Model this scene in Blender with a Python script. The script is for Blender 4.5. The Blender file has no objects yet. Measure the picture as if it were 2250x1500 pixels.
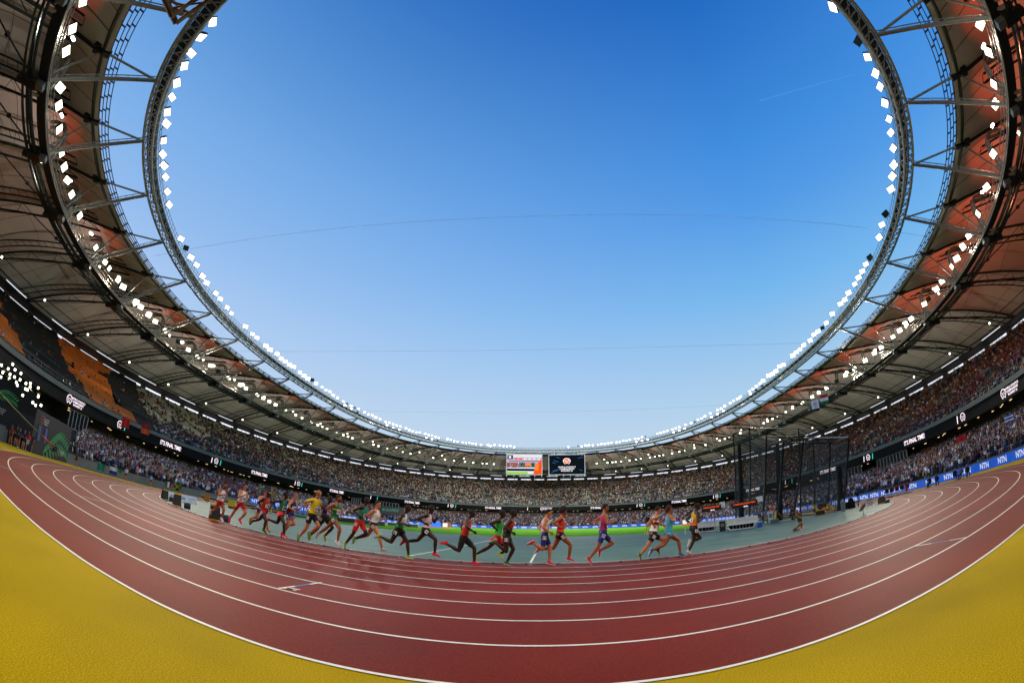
import bpy, bmesh, math, random
import numpy as np
from mathutils import Vector, Matrix
random.seed(7); rng = np.random.default_rng(11)
S = bpy.context.scene; COL = S.collection; PI = math.pi; R = math.radians
# ------------------------------------------------------------------ camera
CAM = Vector((2.7556, -50.5761, 1.2183)); YAW, PITCH, ROLL = .0935, .4141, .0196
cam = bpy.data.cameras.new('camera'); camo = bpy.data.objects.new('camera', cam); COL.objects.link(camo); S.camera = camo
cam.type = 'PANO'; cam.panorama_type = 'FISHEYE_LENS_POLYNOMIAL'; cam.sensor_fit = 'HORIZONTAL'
cam.sensor_width = 36; cam.sensor_height = 24; cam.fisheye_fov = R(200)
KP = (1.0477, -.084, .0711, -.0058)                 # angle = sum K*q^n, q = image radius / 16 mm
cam.fisheye_polynomial_k0 = 0
cam.fisheye_polynomial_k1, cam.fisheye_polynomial_k2, cam.fisheye_polynomial_k3, cam.fisheye_polynomial_k4 = [-k / 16 ** (i + 1) for i, k in enumerate(KP)]
cam.clip_start = .05; cam.clip_end = 20000
camo.matrix_world = Matrix.Translation(CAM) @ Matrix.Rotation(YAW, 4, 'Z') @ Matrix.Rotation(PI / 2 + PITCH, 4, 'X') @ Matrix.Rotation(ROLL, 4, 'Z')
# ------------------------------------------------------------------ sky and exposure
S.view_settings.view_transform = 'Standard'; S.view_settings.look = 'None'; S.view_settings.gamma = 1; S.view_settings.exposure = 0
W = bpy.data.worlds.new('World'); S.world = W; W.use_nodes = True
nt = W.node_tree; nt.nodes.clear()
def nd(tree, t, **k):
    n = tree.nodes.new(t)
    for a, v in k.items(): setattr(n, a, v)
    return n
def lin(c): return tuple((x / 12.92 if x <= .04045 else ((x + .055) / 1.055) ** 2.4) for x in [v / 255 for v in c])
wo = nd(nt, 'ShaderNodeOutputWorld'); bg = nd(nt, 'ShaderNodeBackground'); tc = nd(nt, 'ShaderNodeTexCoord')
sky = nd(nt, 'ShaderNodeTexSky', sky_type='NISHITA', sun_disc=False, sun_elevation=R(2.0), sun_rotation=R(-75), ozone_density=4, dust_density=.5)
skm = nd(nt, 'ShaderNodeVectorMath', operation='SCALE'); skm.inputs[3].default_value = .10
nt.links.new(sky.outputs[0], skm.inputs[0])
sep = nd(nt, 'ShaderNodeSeparateXYZ'); nt.links.new(tc.outputs['Generated'], sep.inputs[0])
def ramp(tree, stops):
    r = nd(tree, 'ShaderNodeValToRGB'); e = r.color_ramp.elements
    while len(e) < len(stops): e.new(.5)
    for q, (p, c) in zip(e, stops): q.position = p; q.color = (*lin(c), 1)
    return r
SKA = [(0, (206, 222, 234)), (.17, (190, 216, 236)), (.26, (172, 208, 238)), (.45, (118, 184, 240)), (.6, (84, 156, 232)), (.70, (66, 142, 224)), (.91, (30, 103, 193)), (1, (22, 90, 182))]
SKB = [(0, (208, 220, 236)), (.2, (196, 216, 240)), (.35, (176, 206, 244)), (.5, (150, 190, 240)), (.65, (128, 178, 234)), (.8, (100, 156, 218)), (1, (52, 118, 200))]
ra, rb = ramp(nt, SKA), ramp(nt, SKB)
nt.links.new(sep.outputs[2], ra.inputs[0]); nt.links.new(sep.outputs[2], rb.inputs[0])
dt = nd(nt, 'ShaderNodeVectorMath', operation='DOT_PRODUCT'); dt.inputs[1].default_value = (-.93, .36, 0); nt.links.new(tc.outputs['Generated'], dt.inputs[0])
mr = nd(nt, 'ShaderNodeMapRange'); mr.inputs[1].default_value = -.15; mr.inputs[2].default_value = .95; nt.links.new(dt.outputs['Value'], mr.inputs[0])
mx = nd(nt, 'ShaderNodeMixRGB'); nt.links.new(mr.outputs[0], mx.inputs[0]); nt.links.new(ra.outputs[0], mx.inputs[1]); nt.links.new(rb.outputs[0], mx.inputs[2])
mx2 = nd(nt, 'ShaderNodeMixRGB'); mx2.inputs[0].default_value = .98; nt.links.new(skm.outputs[0], mx2.inputs[1]); nt.links.new(mx.outputs[0], mx2.inputs[2])
nt.links.new(mx2.outputs[0], bg.inputs[0]); bg.inputs[1].default_value = 1.0; nt.links.new(bg.outputs[0], wo.inputs[0])
S.cycles.max_bounces = 5; S.cycles.diffuse_bounces = 3; S.cycles.glossy_bounces = 2; S.cycles.transparent_max_bounces = 12
S.cycles.sample_clamp_indirect = 4; S.cycles.use_light_tree = True
try: S.cycles.use_denoising = True; S.cycles.denoiser = 'OPENIMAGEDENOISE'
except Exception: pass
# ------------------------------------------------------------------ helpers
MATS = {}
def mat(name, c, rough=.7, metal=0, var=.12, scale=3., spec=.5, emit=None, es=0, bump=0, srgb=True, sample=True):
    if name in MATS: return MATS[name]
    m = bpy.data.materials.new(name); m.use_nodes = True; t = m.node_tree; b = t.nodes['Principled BSDF']
    c = lin(c) if srgb else c
    if emit and es >= .8: c = tuple(q * .06 for q in c); spec = .02; rough = 1
    b.inputs['Roughness'].default_value = rough; b.inputs['Metallic'].default_value = metal; b.inputs['Specular IOR Level'].default_value = spec
    if var:
        g = nd(t, 'ShaderNodeNewGeometry'); n = nd(t, 'ShaderNodeTexNoise'); n.inputs['Scale'].default_value = scale; n.inputs['Detail'].default_value = 5
        t.links.new(g.outputs['Position'], n.inputs['Vector'])
        q = nd(t, 'ShaderNodeMapRange'); q.inputs[1].default_value = .3; q.inputs[2].default_value = .7; q.inputs[3].default_value = 1 - var; q.inputs[4].default_value = 1 + var
        t.links.new(n.outputs[0], q.inputs[0]); v = nd(t, 'ShaderNodeVectorMath', operation='SCALE'); v.inputs[0].default_value = c
        t.links.new(q.outputs[0], v.inputs[3]); t.links.new(v.outputs[0], b.inputs['Base Color'])
        if bump:
            bp = nd(t, 'ShaderNodeBump'); bp.inputs['Strength'].default_value = bump; t.links.new(n.outputs[0], bp.inputs['Height']); t.links.new(bp.outputs[0], b.inputs['Normal'])
    else: b.inputs['Base Color'].default_value = (*c, 1)
    if emit:
        b.inputs['Emission Color'].default_value = (*lin(emit), 1); b.inputs['Emission Strength'].default_value = es
        if not sample: m.cycles.emission_sampling = 'NONE'
    MATS[name] = m; return m
class MB:
    def __init__(s): s.v = []; s.f = []; s.m = []; s.sm = []; s.n = 0
    def add(s, v, f, mi=0, smooth=False):
        v = np.asarray(v, float).reshape(-1, 3); s.v.append(v); o = s.n
        for q in f: s.f.append(tuple(int(i) + o for i in q)); s.m.append(mi); s.sm.append(smooth)
        s.n += len(v); return s
    def box(s, c, size, rz=0, mi=0, M=None):
        x, y, z = [q / 2 for q in size]
        v = np.array([(a * x, b * y, d * z) for a in (-1, 1) for b in (-1, 1) for d in (-1, 1)])
        if M is not None: v = v @ np.array(M.to_3x3()).T
        elif rz: ca, sa = math.cos(rz), math.sin(rz); v = v @ np.array([[ca, sa, 0], [-sa, ca, 0], [0, 0, 1]])
        return s.add(v + np.array(c, float), [(0, 1, 3, 2), (4, 6, 7, 5), (0, 4, 5, 1), (2, 3, 7, 6), (0, 2, 6, 4), (1, 5, 7, 3)], mi)
    def tube(s, pts, r, n=6, mi=0, closed=False, cap=True, smooth=True):
        P = np.asarray(pts, float); k = len(P)
        rr = np.full(k, r) if np.isscalar(r) else np.asarray(r, float)
        T = np.roll(P, -1, 0) - np.roll(P, 1, 0) if closed else np.gradient(P, axis=0)
        T /= np.linalg.norm(T, axis=1)[:, None] + 1e-12
        up = np.array([0, 0, 1.]) if abs(T[:, 2]).mean() < .8 else np.array([1., 0, 0])
        A = np.cross(T, up); A /= np.linalg.norm(A, axis=1)[:, None] + 1e-12; B = np.cross(T, A)
        a = np.linspace(0, 2 * PI, n, endpoint=False) + PI / n
        V = P[:, None] + rr[:, None, None] * (A[:, None] * np.cos(a)[None, :, None] + B[:, None] * np.sin(a)[None, :, None])
        F = []
        for i in range(k if closed else k - 1):
            j = (i + 1) % k
            for q in range(n): F.append((i * n + q, i * n + (q + 1) % n, j * n + (q + 1) % n, j * n + q))
        if cap and not closed: F += [tuple(range(n)), tuple((k - 1) * n + q for q in range(n))[::-1]]
        return s.add(V.reshape(-1, 3), F, mi, smooth)
    def loft(s, rings, mi=0, closed=True, smooth=False, caps=False):
        Rg = np.array(rings, float); a, b = Rg.shape[:2]; F = []
        for i in range(a - 1):
            for j in range(b if closed else b - 1):
                k = (j + 1) % b; F.append((i * b + j, i * b + k, (i + 1) * b + k, (i + 1) * b + j))
        if caps: F += [tuple(range(b))[::-1], tuple((a - 1) * b + q for q in range(b))]
        return s.add(Rg.reshape(-1, 3), F, mi, smooth)
    def quad(s, *p, mi=0): return s.add(p, [tuple(range(len(p)))], mi)
    def data(s, name):
        me = bpy.data.meshes.new(name); me.from_pydata(np.concatenate(s.v).tolist() if s.v else [], [], s.f); me.update()
        me.polygons.foreach_set('material_index', s.m); me.polygons.foreach_set('use_smooth', s.sm); return me
    def build(s, name, mats, parent=None, origin=None, **tags):
        if origin is not None:
            o_ = np.array(origin, float); s.v = [q - o_ for q in s.v]
        me = s.data(name)
        for m in (mats if isinstance(mats, (list, tuple)) else [mats]): me.materials.append(m)
        return link(name, me, parent, origin, **tags)
def link(name, me, parent=None, loc=None, **tags):
    o = bpy.data.objects.new(name, me); COL.objects.link(o)
    if loc is not None: o.location = tuple(float(q) for q in loc)
    if parent is not None: o.parent = parent
    return tag(o, **tags)
def tag(o, label=None, cat=None, group=None, kind=None):
    if label: o['label'] = label
    if cat: o['category'] = cat
    if group: o['group'] = group
    if kind: o['kind'] = kind
    return o
def empty(name, loc=(0, 0, 0), rz=0, **tags):
    o = bpy.data.objects.new(name, None); COL.objects.link(o); o.location = tuple(float(q) for q in loc); o.rotation_euler = (0, 0, rz); o.empty_display_size = .3
    return tag(o, **tags)
def copy_tree(o, parent=None, loc=None, rot=None, **tags):
    c = o.copy(); COL.objects.link(c); c.parent = parent
    if loc is not None: c.location = tuple(loc)
    if rot is not None: c.rotation_euler = rot
    for ch in list(o.children): copy_tree(ch, c)
    return tag(c, **tags)
_txt = {}
def text_mb(s, size=1., depth=.01, bold=0.):
    """lettering as a mesh, centred on the origin, in the XZ plane facing -Y"""
    key = (s, bold)
    if key not in _txt:
        cu = bpy.data.curves.new('t', 'FONT'); cu.body = s; cu.align_x = 'CENTER'; cu.align_y = 'CENTER'; cu.extrude = 0; cu.offset = bold; cu.resolution_u = 2
        ob = bpy.data.objects.new('t', cu); COL.objects.link(ob); dg = bpy.context.evaluated_depsgraph_get()
        me = ob.evaluated_get(dg).to_mesh(); V = np.array([v.co[:] for v in me.vertices]).reshape(-1, 3); F = [tuple(p.vertices) for p in me.polygons]
        ob.evaluated_get(dg).to_mesh_clear(); bpy.data.objects.remove(ob); bpy.data.curves.remove(cu); _txt[key] = (V, F)
    V, F = _txt[key]; V = V * size
    return np.stack([V[:, 0], np.full(len(V), -depth), V[:, 1]], 1), F
def ray(px, py):
    """direction of a photo pixel (2250 x 1500) in world space, used to find where things stand"""
    x, y = px - 1125, 750 - py; c, s = math.cos(ROLL), math.sin(ROLL); x, y = c * x - s * y, s * x + c * y
    r = math.hypot(x, y) + 1e-9; q = r / 1000; th = sum(k * q ** (i + 1) for i, k in enumerate(KP))
    sx, sy, sz = math.sin(th) * x / r, math.sin(th) * y / r, math.cos(th); cp, sp = math.cos(PITCH), math.sin(PITCH)
    v = (sx, sz * cp - sy * sp, sz * sp + sy * cp); ca, sa = math.cos(YAW), math.sin(YAW)
    return Vector((v[0] * ca - v[1] * sa, v[0] * sa + v[1] * ca, v[2]))
def gp(px, py, z=0):
    d = ray(px, py); return CAM + d * ((z - CAM.z) / d.z)
def dp(px, py, dist):
    d = ray(px, py); return CAM + d * (dist / math.hypot(d.x, d.y))
# ------------------------------------------------------------------ plan curves of the stadium
CY = 42.2
def stadR(Rr, na=48):
    p = [(Rr, s) for s in np.linspace(0, 84.39, 16)] + [(Rr * math.cos(a), 84.39 + Rr * math.sin(a)) for a in np.linspace(0, PI, na)[1:]]
    p += [(-Rr, s) for s in np.linspace(84.39, 0, 16)[1:]] + [(Rr * math.cos(a), Rr * math.sin(a)) for a in np.linspace(PI, 2 * PI, na)[1:-1]]
    return np.array(p)
def se(t, a, b, n=2.35):
    s, c = np.sin(t), np.cos(t); k = (abs(s) ** n + abs(c) ** n) ** (1 / n); return np.stack([a * s / k, CY - b * c / k], -1)
def strad(t, Rr):
    """stadium outline point in the same direction as se(t, 70, 100)"""
    d = se(t, 70, 100) - np.array([0, CY]); out = []
    for q in np.atleast_2d(d):
        lo, hi = 0., 3.
        for _ in range(40):
            m = (lo + hi) / 2; x, y = q[0] * m, CY + q[1] * m; yy = min(max(y, 0), 84.39)
            if math.hypot(x, y - yy) < Rr: lo = m
            else: hi = m
        out.append((q[0] * lo, CY + q[1] * lo))
    return np.array(out)
def z3(p, z): p = np.atleast_2d(p); return np.column_stack([p, np.full(len(p), z)])
# ------------------------------------------------------------------ ground
def surf(name, c, rough, var, scale, bump=.1, var2=0, spec=.5):
    m = mat(name, c, rough, 0, var, scale, spec, bump=bump); return m
def ringmesh(name, inner, outer, z, m, **tags):
    n = len(inner); b = MB(); b.loft([z3(inner, z), z3(outer, z)]); return b.build(name, m, None, **tags)
M_ground = mat('ground_concrete', (96, 96, 92), .9, var=.15, scale=.3)
MB().quad((-4000, -4000, -.03), (4000, -4000, -.03), (4000, 4000, -.03), (-4000, 4000, -.03)).build('ground', M_ground, kind='structure')
def speckle(name, c, c2, rough, spec=.35, sc=70, tint=(1, 1, 1, 1)):
    m = bpy.data.materials.new(name); m.use_nodes = True; t = m.node_tree; b = t.nodes['Principled BSDF']
    g = nd(t, 'ShaderNodeNewGeometry'); n1 = nd(t, 'ShaderNodeTexNoise'); n1.inputs['Scale'].default_value = sc; n1.inputs['Detail'].default_value = 2
    n2 = nd(t, 'ShaderNodeTexNoise'); n2.inputs['Scale'].default_value = .35; n2.inputs['Detail'].default_value = 6
    t.links.new(g.outputs['Position'], n1.inputs['Vector']); t.links.new(g.outputs['Position'], n2.inputs['Vector'])
    r = ramp(t, [(.35, c), (.68, c2)]); t.links.new(n1.outputs[0], r.inputs[0])
    q = nd(t, 'ShaderNodeMapRange'); q.inputs[1].default_value = .3; q.inputs[2].default_value = .7; q.inputs[3].default_value = .80; q.inputs[4].default_value = 1.16; t.links.new(n2.outputs[0], q.inputs[0])
    v = nd(t, 'ShaderNodeVectorMath', operation='SCALE'); t.links.new(r.outputs[0], v.inputs[0]); t.links.new(q.outputs[0], v.inputs[3]); t.links.new(v.outputs[0], b.inputs['Base Color'])
    bp = nd(t, 'ShaderNodeBump'); bp.inputs['Strength'].default_value = .35; bp.inputs['Distance'].default_value = .01; t.links.new(n1.outputs[0], bp.inputs['Height']); t.links.new(bp.outputs[0], b.inputs['Normal'])
    b.inputs['Roughness'].default_value = rough; b.inputs['Specular IOR Level'].default_value = spec; b.inputs['Specular Tint'].default_value = tint
    MATS[name] = m; return m
M_apron = speckle('yellow_rubber', (148, 120, 0), (204, 174, 6), .8, .06, 85, (1, .85, .5, 1))
M_track = speckle('red_brown_rubber', (96, 22, 4), (136, 40, 10), .62, .1, 80, (1, .5, .3, 1))
M_grey = speckle('grey_green_rubber', (78, 106, 92), (94, 124, 108), .6, .12, 70, (.8, 1, .7, 1))
M_line = mat('line_paint', (232, 228, 212), .55, var=.05, scale=2)
apron_in, apron_out = stadR(44), stadR(80)
ringmesh('apron', stadR(46.5), stadR(60), 0, M_apron, kind='structure')
ringmesh('track', stadR(36.3), stadR(47.48), .004, M_track, kind='structure')
inf = stadR(36.4); MB().add(z3(inf, .0), [tuple(range(len(inf)))]).build('infield', M_grey, kind='structure')
for k in range(1, 10):
    ringmesh('lane_line', stadR(36.5 + 1.22 * k - .05, 96), stadR(36.5 + 1.22 * k, 96), .008, M_line, kind='structure')
# grass
gm = bpy.data.materials.new('grass'); gm.use_nodes = True; t = gm.node_tree; b = t.nodes['Principled BSDF']
g = nd(t, 'ShaderNodeNewGeometry'); sp = nd(t, 'ShaderNodeSeparateXYZ'); t.links.new(g.outputs['Position'], sp.inputs[0])
mt = nd(t, 'ShaderNodeMath', operation='MULTIPLY'); mt.inputs[1].default_value = PI / 5.3; t.links.new(sp.outputs[1], mt.inputs[0])
sn = nd(t, 'ShaderNodeMath', operation='SINE'); t.links.new(mt.outputs[0], sn.inputs[0])
n2 = nd(t, 'ShaderNodeTexNoise'); n2.inputs['Scale'].default_value = .6; n2.inputs['Detail'].default_value = 8; t.links.new(g.outputs['Position'], n2.inputs['Vector'])
ad = nd(t, 'ShaderNodeMath', operation='MULTIPLY_ADD'); ad.inputs[1].default_value = .16; t.links.new(sn.outputs[0], ad.inputs[0]); t.links.new(n2.outputs[0], ad.inputs[2])
r = ramp(t, [(.3, (50, 108, 0)), (.7, (92, 150, 2))]); t.links.new(ad.outputs[0], r.inputs[0]); t.links.new(r.outputs[0], b.inputs['Base Color']); b.inputs['Roughness'].default_value = .95; b.inputs['Specular IOR Level'].default_value = .03
grass_out = [(34.5 * math.cos(a), 84.39 + 34.5 * math.sin(a)) for a in np.linspace(0, PI, 30)]
gpoly = [(-34.6, .2), (34.6, .2)] + grass_out
MB().add([(x, y, .012) for x, y in gpoly], [tuple(range(len(gpoly)))]).build('grass', gm, kind='structure')
# kerb of the inner lane
kb = MB(); ki, ko = stadR(36.44, 96), stadR(36.5, 96); kb.loft([z3(ki, 0), z3(ki, .05), z3(ko, .05), z3(ko, .012)]); kb.build('kerb', mat('kerb_white', (215, 216, 222), .4, var=.05), kind='structure')
dr = MB()
for i in range(120):
    a = -PI / 2 + (i - 60) * .0272; dr.box((36.53 * math.cos(a), 36.53 * math.sin(a), .02), (.06, .05, .03), a, 0)
dr.build('kerb_foot', mat('kerb_foot_black', (20, 20, 20), .6), kind='structure')
# javelin runway lines, relay marks
ln = MB()
for x in (-2., 2.1):
    ln.quad((x - .04, -36.3, .004), (x + .04, -36.3, .004), (x + .04, -2, .004), (x - .04, -2, .004))
ln.quad((-16, -4.1, .0045), (16, -4.1, .0045), (16, -4.02, .0045), (-16, -4.02, .0045))
ln.build('runway_line', M_line, kind='structure')
ln = MB()
def chord(p, q, w=.05, mi=0, z=.010):
    p, q = Vector(p[:2]), Vector(q[:2]); d = (q - p).normalized(); n = Vector((-d.y, d.x)) * w / 2
    ln.quad(*[(a.x, a.y, z) for a in (p - n, q - n, q + n, p + n)], mi=mi)
A_, B_ = gp(612, 1293), gp(706, 1280); m1, m2 = A_.lerp(B_, .35), A_.lerp(B_, .7); chord(A_, m1); chord(m1, m2, mi=1); chord(m2, B_)
A_, B_ = gp(2008, 1200), gp(2122, 1181); m1, m2 = A_.lerp(B_, .35), A_.lerp(B_, .7); chord(A_, m1); chord(m1, m2, mi=1); chord(m2, B_)
chord(gp(0, 1023), gp(22, 1032)); chord(gp(24, 1010), gp(68, 1028)); chord(gp(178, 1090), gp(240, 1105), .04); chord(gp(165, 1053), gp(200, 1062), .04)
for (x, y) in ((632, 1291), (640, 1292.5), (648, 1291)):
    p = gp(x, y + 3); ln.box((p.x, p.y, .0095), (.16, .05, .003), .2)
ln.build('relay_mark', [M_line, mat('blue_paint', (70, 110, 170), .6)], kind='structure')
# ------------------------------------------------------------------ grandstands
NT = 196; TT = np.linspace(-PI, PI, NT, endpoint=False)
LF, LB = strad(TT, 53.4), se(TT, 77, 107.5)                     # lower tier front and back
UF, UB = se(TT, 72, 102), se(TT, 104.5, 135.5)                    # upper tier
NL, NU = 18, 37
def zl(i): return 1.15 + (5.6 - 1.15) * i / NL
def zu(i): return 10.0 + (23.9 - 10.0) * (i / NU) ** 1.08
M_conc = mat('grey_concrete', (112, 114, 108), .85, var=.12, scale=.8)
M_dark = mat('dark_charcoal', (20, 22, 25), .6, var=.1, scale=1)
M_step = mat('stand_concrete', (84, 84, 80), .9, var=.15, scale=.7)
def stand(mb, F, B, n, zf):
    rings = []
    for i in range(n + 1):
        c = F + (B - F) * i / n
        if i: rings.append(z3(c, zf(i - 1)))
        rings.append(z3(c, zf(i)))
    mb.loft(rings)
lower = empty('lower_grandstand', (0, CY, 0), label='lower tier of grey concrete stand steps running round the whole track', cat='grandstand')
upper = empty('upper_grandstand', (0, CY, 0), label='upper tier of stand steps above the black display ribbon and below the roof', cat='grandstand')
o3 = (0, CY, 0)
m = MB(); stand(m, LF, LB, NL, zl); m.build('seating_steps', M_step, lower).location = (0, -CY, 0)
m = MB(); m.loft([z3(LF, 0), z3(LF, 1.15)]); m.build('front_wall', M_conc, lower).location = (0, -CY, 0)
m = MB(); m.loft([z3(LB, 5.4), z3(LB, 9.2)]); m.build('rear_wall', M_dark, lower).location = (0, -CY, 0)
m = MB(); stand(m, UF + (UB - UF) * .012, UB, NU, zu); m.build('seating_steps', M_step, upper).location = (0, -CY, 0)
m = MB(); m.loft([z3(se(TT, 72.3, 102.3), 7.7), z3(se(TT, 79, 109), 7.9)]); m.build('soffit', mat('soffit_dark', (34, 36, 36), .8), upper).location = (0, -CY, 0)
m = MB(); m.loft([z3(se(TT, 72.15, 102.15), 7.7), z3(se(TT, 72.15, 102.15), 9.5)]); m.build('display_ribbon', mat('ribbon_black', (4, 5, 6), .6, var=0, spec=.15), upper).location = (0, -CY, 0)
m = MB(); m.loft([z3(se(TT, 72.3, 102.3), 9.42), z3(se(TT, 71.9, 101.9), 9.42), z3(se(TT, 71.9, 101.9), 10.1), z3(se(TT, 72.4, 102.4), 10.1)]); m.build('parapet', mat('parapet_grey', (104, 108, 98), .7, var=.1), upper).location = (0, -CY, 0)
m = MB()
for zz in (10.5, 11.0): m.tube(z3(se(TT, 72.1, 102.1), zz), .03, 4, closed=True)
for q in se(np.linspace(-PI, PI, 392, endpoint=False), 72.1, 102.1): m.tube([(q[0], q[1], 10.1), (q[0], q[1], 11.0)], .025, 4, cap=False)
m.build('railing', mat('rail_metal', (110, 116, 116), .4, .6), upper).location = (0, -CY, 0)
# rear wall of the upper tier with glowing strips standing in for the bright open gap
m = MB(); m.loft([z3(UB, 23.8), z3(UB, 24.5)]); m.build('rear_wall', M_dark, upper).location = (0, -CY, 0)
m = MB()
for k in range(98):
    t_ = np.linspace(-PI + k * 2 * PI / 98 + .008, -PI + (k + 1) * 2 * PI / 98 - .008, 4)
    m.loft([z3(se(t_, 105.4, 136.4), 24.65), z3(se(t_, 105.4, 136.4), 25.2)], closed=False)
m.build('glowing_slot', mat('slot_light', (230, 235, 245), .5, var=0, emit=(225, 232, 245), es=1.3), upper).location = (0, -CY, 0)
m = MB(); m.loft([z3(se(TT, 105.6, 136.6), 24.3), z3(se(TT, 105.6, 136.6), 27.5)]); m.build('rear_band', mat('rear_band_dark', (58, 54, 50), .8), upper).location = (0, -CY, 0)
# stairways: lighter strips up the tiers
M_stair = mat('stair_grey', (120, 124, 118), .9, var=.1)
AIS = [-PI + (k + .5) * 2 * PI / 49 for k in range(49)]
for k, ta in enumerate(AIS):
    if abs(ta) < .35: continue
    m = MB()
    for i in range(NU):
        a = se(np.array([ta]), 72, 102)[0]; b2 = se(np.array([ta]), 104.5, 135.5)[0]; p = a + (b2 - a) * (i + .5) / NU; n_ = (b2 - a) / np.linalg.norm(b2 - a)
        m.box((p[0], p[1], zu(i) + .09), (.9, 1.1, .2), math.atan2(n_[1], n_[0]))
    m.build('stairway', M_stair, upper).location = (0, -CY, 0)
    m = MB(); a = strad(np.array([ta]), 53.4)[0]; b2 = se(np.array([ta]), 77, 107.5)[0]; n_ = (b2 - a) / np.linalg.norm(b2 - a); L_ = np.linalg.norm(b2 - a) / NL
    for i in range(NL):
        p = a + (b2 - a) * (i + .5) / NL; m.box((p[0], p[1], zl(i) + .09), (L_, 1.1, .2), math.atan2(n_[1], n_[0]))
    m.build('stairway', M_stair, lower).location = (0, -CY, 0)
# vomitory boxes half way up the upper tier
for k, ta in enumerate(AIS):
    if abs(ta) < .35 or R(-76) < ta < R(-20): continue
    a = se(np.array([ta]), 72, 102)[0]; b2 = se(np.array([ta]), 104.5, 135.5)[0]; n_ = (b2 - a) / np.linalg.norm(b2 - a); p = a + (b2 - a) * .30
    m = MB(); rz = math.atan2(n_[1], n_[0]); c = (p[0], p[1], zu(.30 * NU) + .75); m.box(c, (2.2, 2.6, 1.5), rz, 0); q = p - n_ * 1.14
    m.box((q[0], q[1], c[2] - .1), (.06, 1.9, 1.1), rz, 1)
    m.build('tier_entrance', [M_conc, M_dark], upper).location = (0, -CY, 0)
# ------------------------------------------------------------------ text and emblem on the ribbon
M_led = mat('led_white', (255, 245, 250), .5, var=0, emit=(255, 236, 246), es=1.6); M_ledg = mat('led_teal', (60, 230, 200), .5, var=0, emit=(60, 225, 195), es=1.2)
def place(mb, V, F, pos, nrm, mi=0, sx=1.):
    """put a flat design drawn in XZ onto a wall at pos whose outward normal is nrm"""
    n = Vector((nrm[0], nrm[1], 0)).normalized(); xa = Vector((-n.y, n.x, 0)); V = np.asarray(V)
    P = np.array([(pos[0] + xa.x * v[0] * sx - n.x * v[1], pos[1] + xa.y * v[0] * sx - n.y * v[1], pos[2] + v[2]) for v in V]); mb.add(P, F, mi)
def emblem(size, mi=0, mb=None):
    """fan shaped outline with a W inside, XZ plane"""
    V, F = [], []
    def strip(pts, w):
        o = len(V); pts = np.array(pts); T = np.gradient(pts, axis=0); T /= np.linalg.norm(T, axis=1)[:, None]
        for p, t_ in zip(pts, T): V.append((p[0] - t_[1] * w, 0, p[1] + t_[0] * w)); V.append((p[0] + t_[1] * w, 0, p[1] - t_[0] * w))
        for i in range(len(pts) - 1): F.append((o + 2 * i, o + 2 * i + 1, o + 2 * i + 3, o + 2 * i + 2))
    a = np.linspace(R(200), R(-20), 14); top = [(.5 * math.cos(x), .06 + .42 * math.sin(x)) for x in a]
    strip(top + [(.27, -.42), (0, -.2), (-.27, -.42), top[0]], .045)
    strip([(-.27, .22), (-.13, -.12), (0, .16), (.13, -.12), (.27, .22)], .04)
    V = np.array(V) * size; V[:, 1] -= .012; return V, F
NB = 49
def ribbon_at(px, py):
    q = wall_pos(px, py, 72.05, 102.05); return math.atan2(q.x / 72.05, -(q.y - CY) / 102.05)
def wall_pos(px, py, a, b_, n=2.35):
    d = ray(px, py); lo, hi = 0., 600.
    for _ in range(50):
        mm = (lo + hi) / 2; q = CAM + d * mm
        if (abs(q.x / a) ** n + abs((q.y - CY) / b_) ** n) < 1: lo = mm
        else: hi = mm
    return CAM + d * lo
for kind, px, py in (('EL', 160, 890), ('EB', 262, 938), ('T', 375, 982), ('BEB', 475, 1014), ('T', 570, 1043), ('BEB', 656, 1062), ('T', 740, 1079), ('BB', 822, 1092), ('T', 906, 1101), ('BEB', 993, 1109), ('T', 1084, 1114), ('B', 1168, 1116), ('EL', 1197, 1116), ('T', 1316, 1114), ('BEB', 1408, 1108), ('T', 1492, 1099), ('BEB', 1575, 1088), ('T', 1654, 1075), ('BB', 1733, 1058), ('T', 1819, 1036), ('BEB', 1908, 1007), ('T', 2009, 968), ('BE', 2116, 919), ('EL', 2215, 866)):
    ta = ribbon_at(px, py); p = se(np.array([ta]), 72.05, 102.05)[0]; q = se(np.array([ta + .01]), 72.05, 102.05)[0]; tg = q - p; nn = np.array([-tg[1], tg[0]]); nn = nn if np.dot(nn, np.array([0, CY]) - p) > 0 else -nn
    def put_(V, F, nm, m_): mb_ = MB(); place(mb_, V, F, (p[0], p[1], 8.6), nn); mb_.build(nm, m_, upper).location = (0, -CY, 0)
    if kind == 'T': V, F = text_mb("IT'S FINAL TIME!", 1.2, .02, .015); V = V * np.array((.84, 1, 1)); put_(V, F, 'lit_lettering', M_led)
    if 'E' in kind: V, F = emblem(1.35); V = V + np.array((-1.2 if kind == 'EL' else 0, 0, 0)); put_(V, F, 'lit_emblem', M_led)
    if kind == 'EL':
        for i, tx in enumerate(('WORLD ATHLETICS', 'CHAMPIONSHIPS', 'BUDAPEST 23')): V, F = text_mb(tx, .42, .02, .02); put_(V + np.array((1.3, 0, .42 - .42 * i)), F, 'lit_lettering', M_led)
    if 'B' in kind:
        for s_, m_ in ((-1, M_led), (1, M_ledg)):
            if (kind == 'EB' and s_ < 0) or (kind in ('BE', 'B') and s_ > 0): continue
            put_([(s_ * 1.7 - .2, -.02, -.6), (s_ * 1.7 + .02, -.02, -.6), (s_ * 1.7 + .2, -.02, .6), (s_ * 1.7 - .02, -.02, .6)], [(0, 1, 2, 3)], 'lit_bar', m_)
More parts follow.
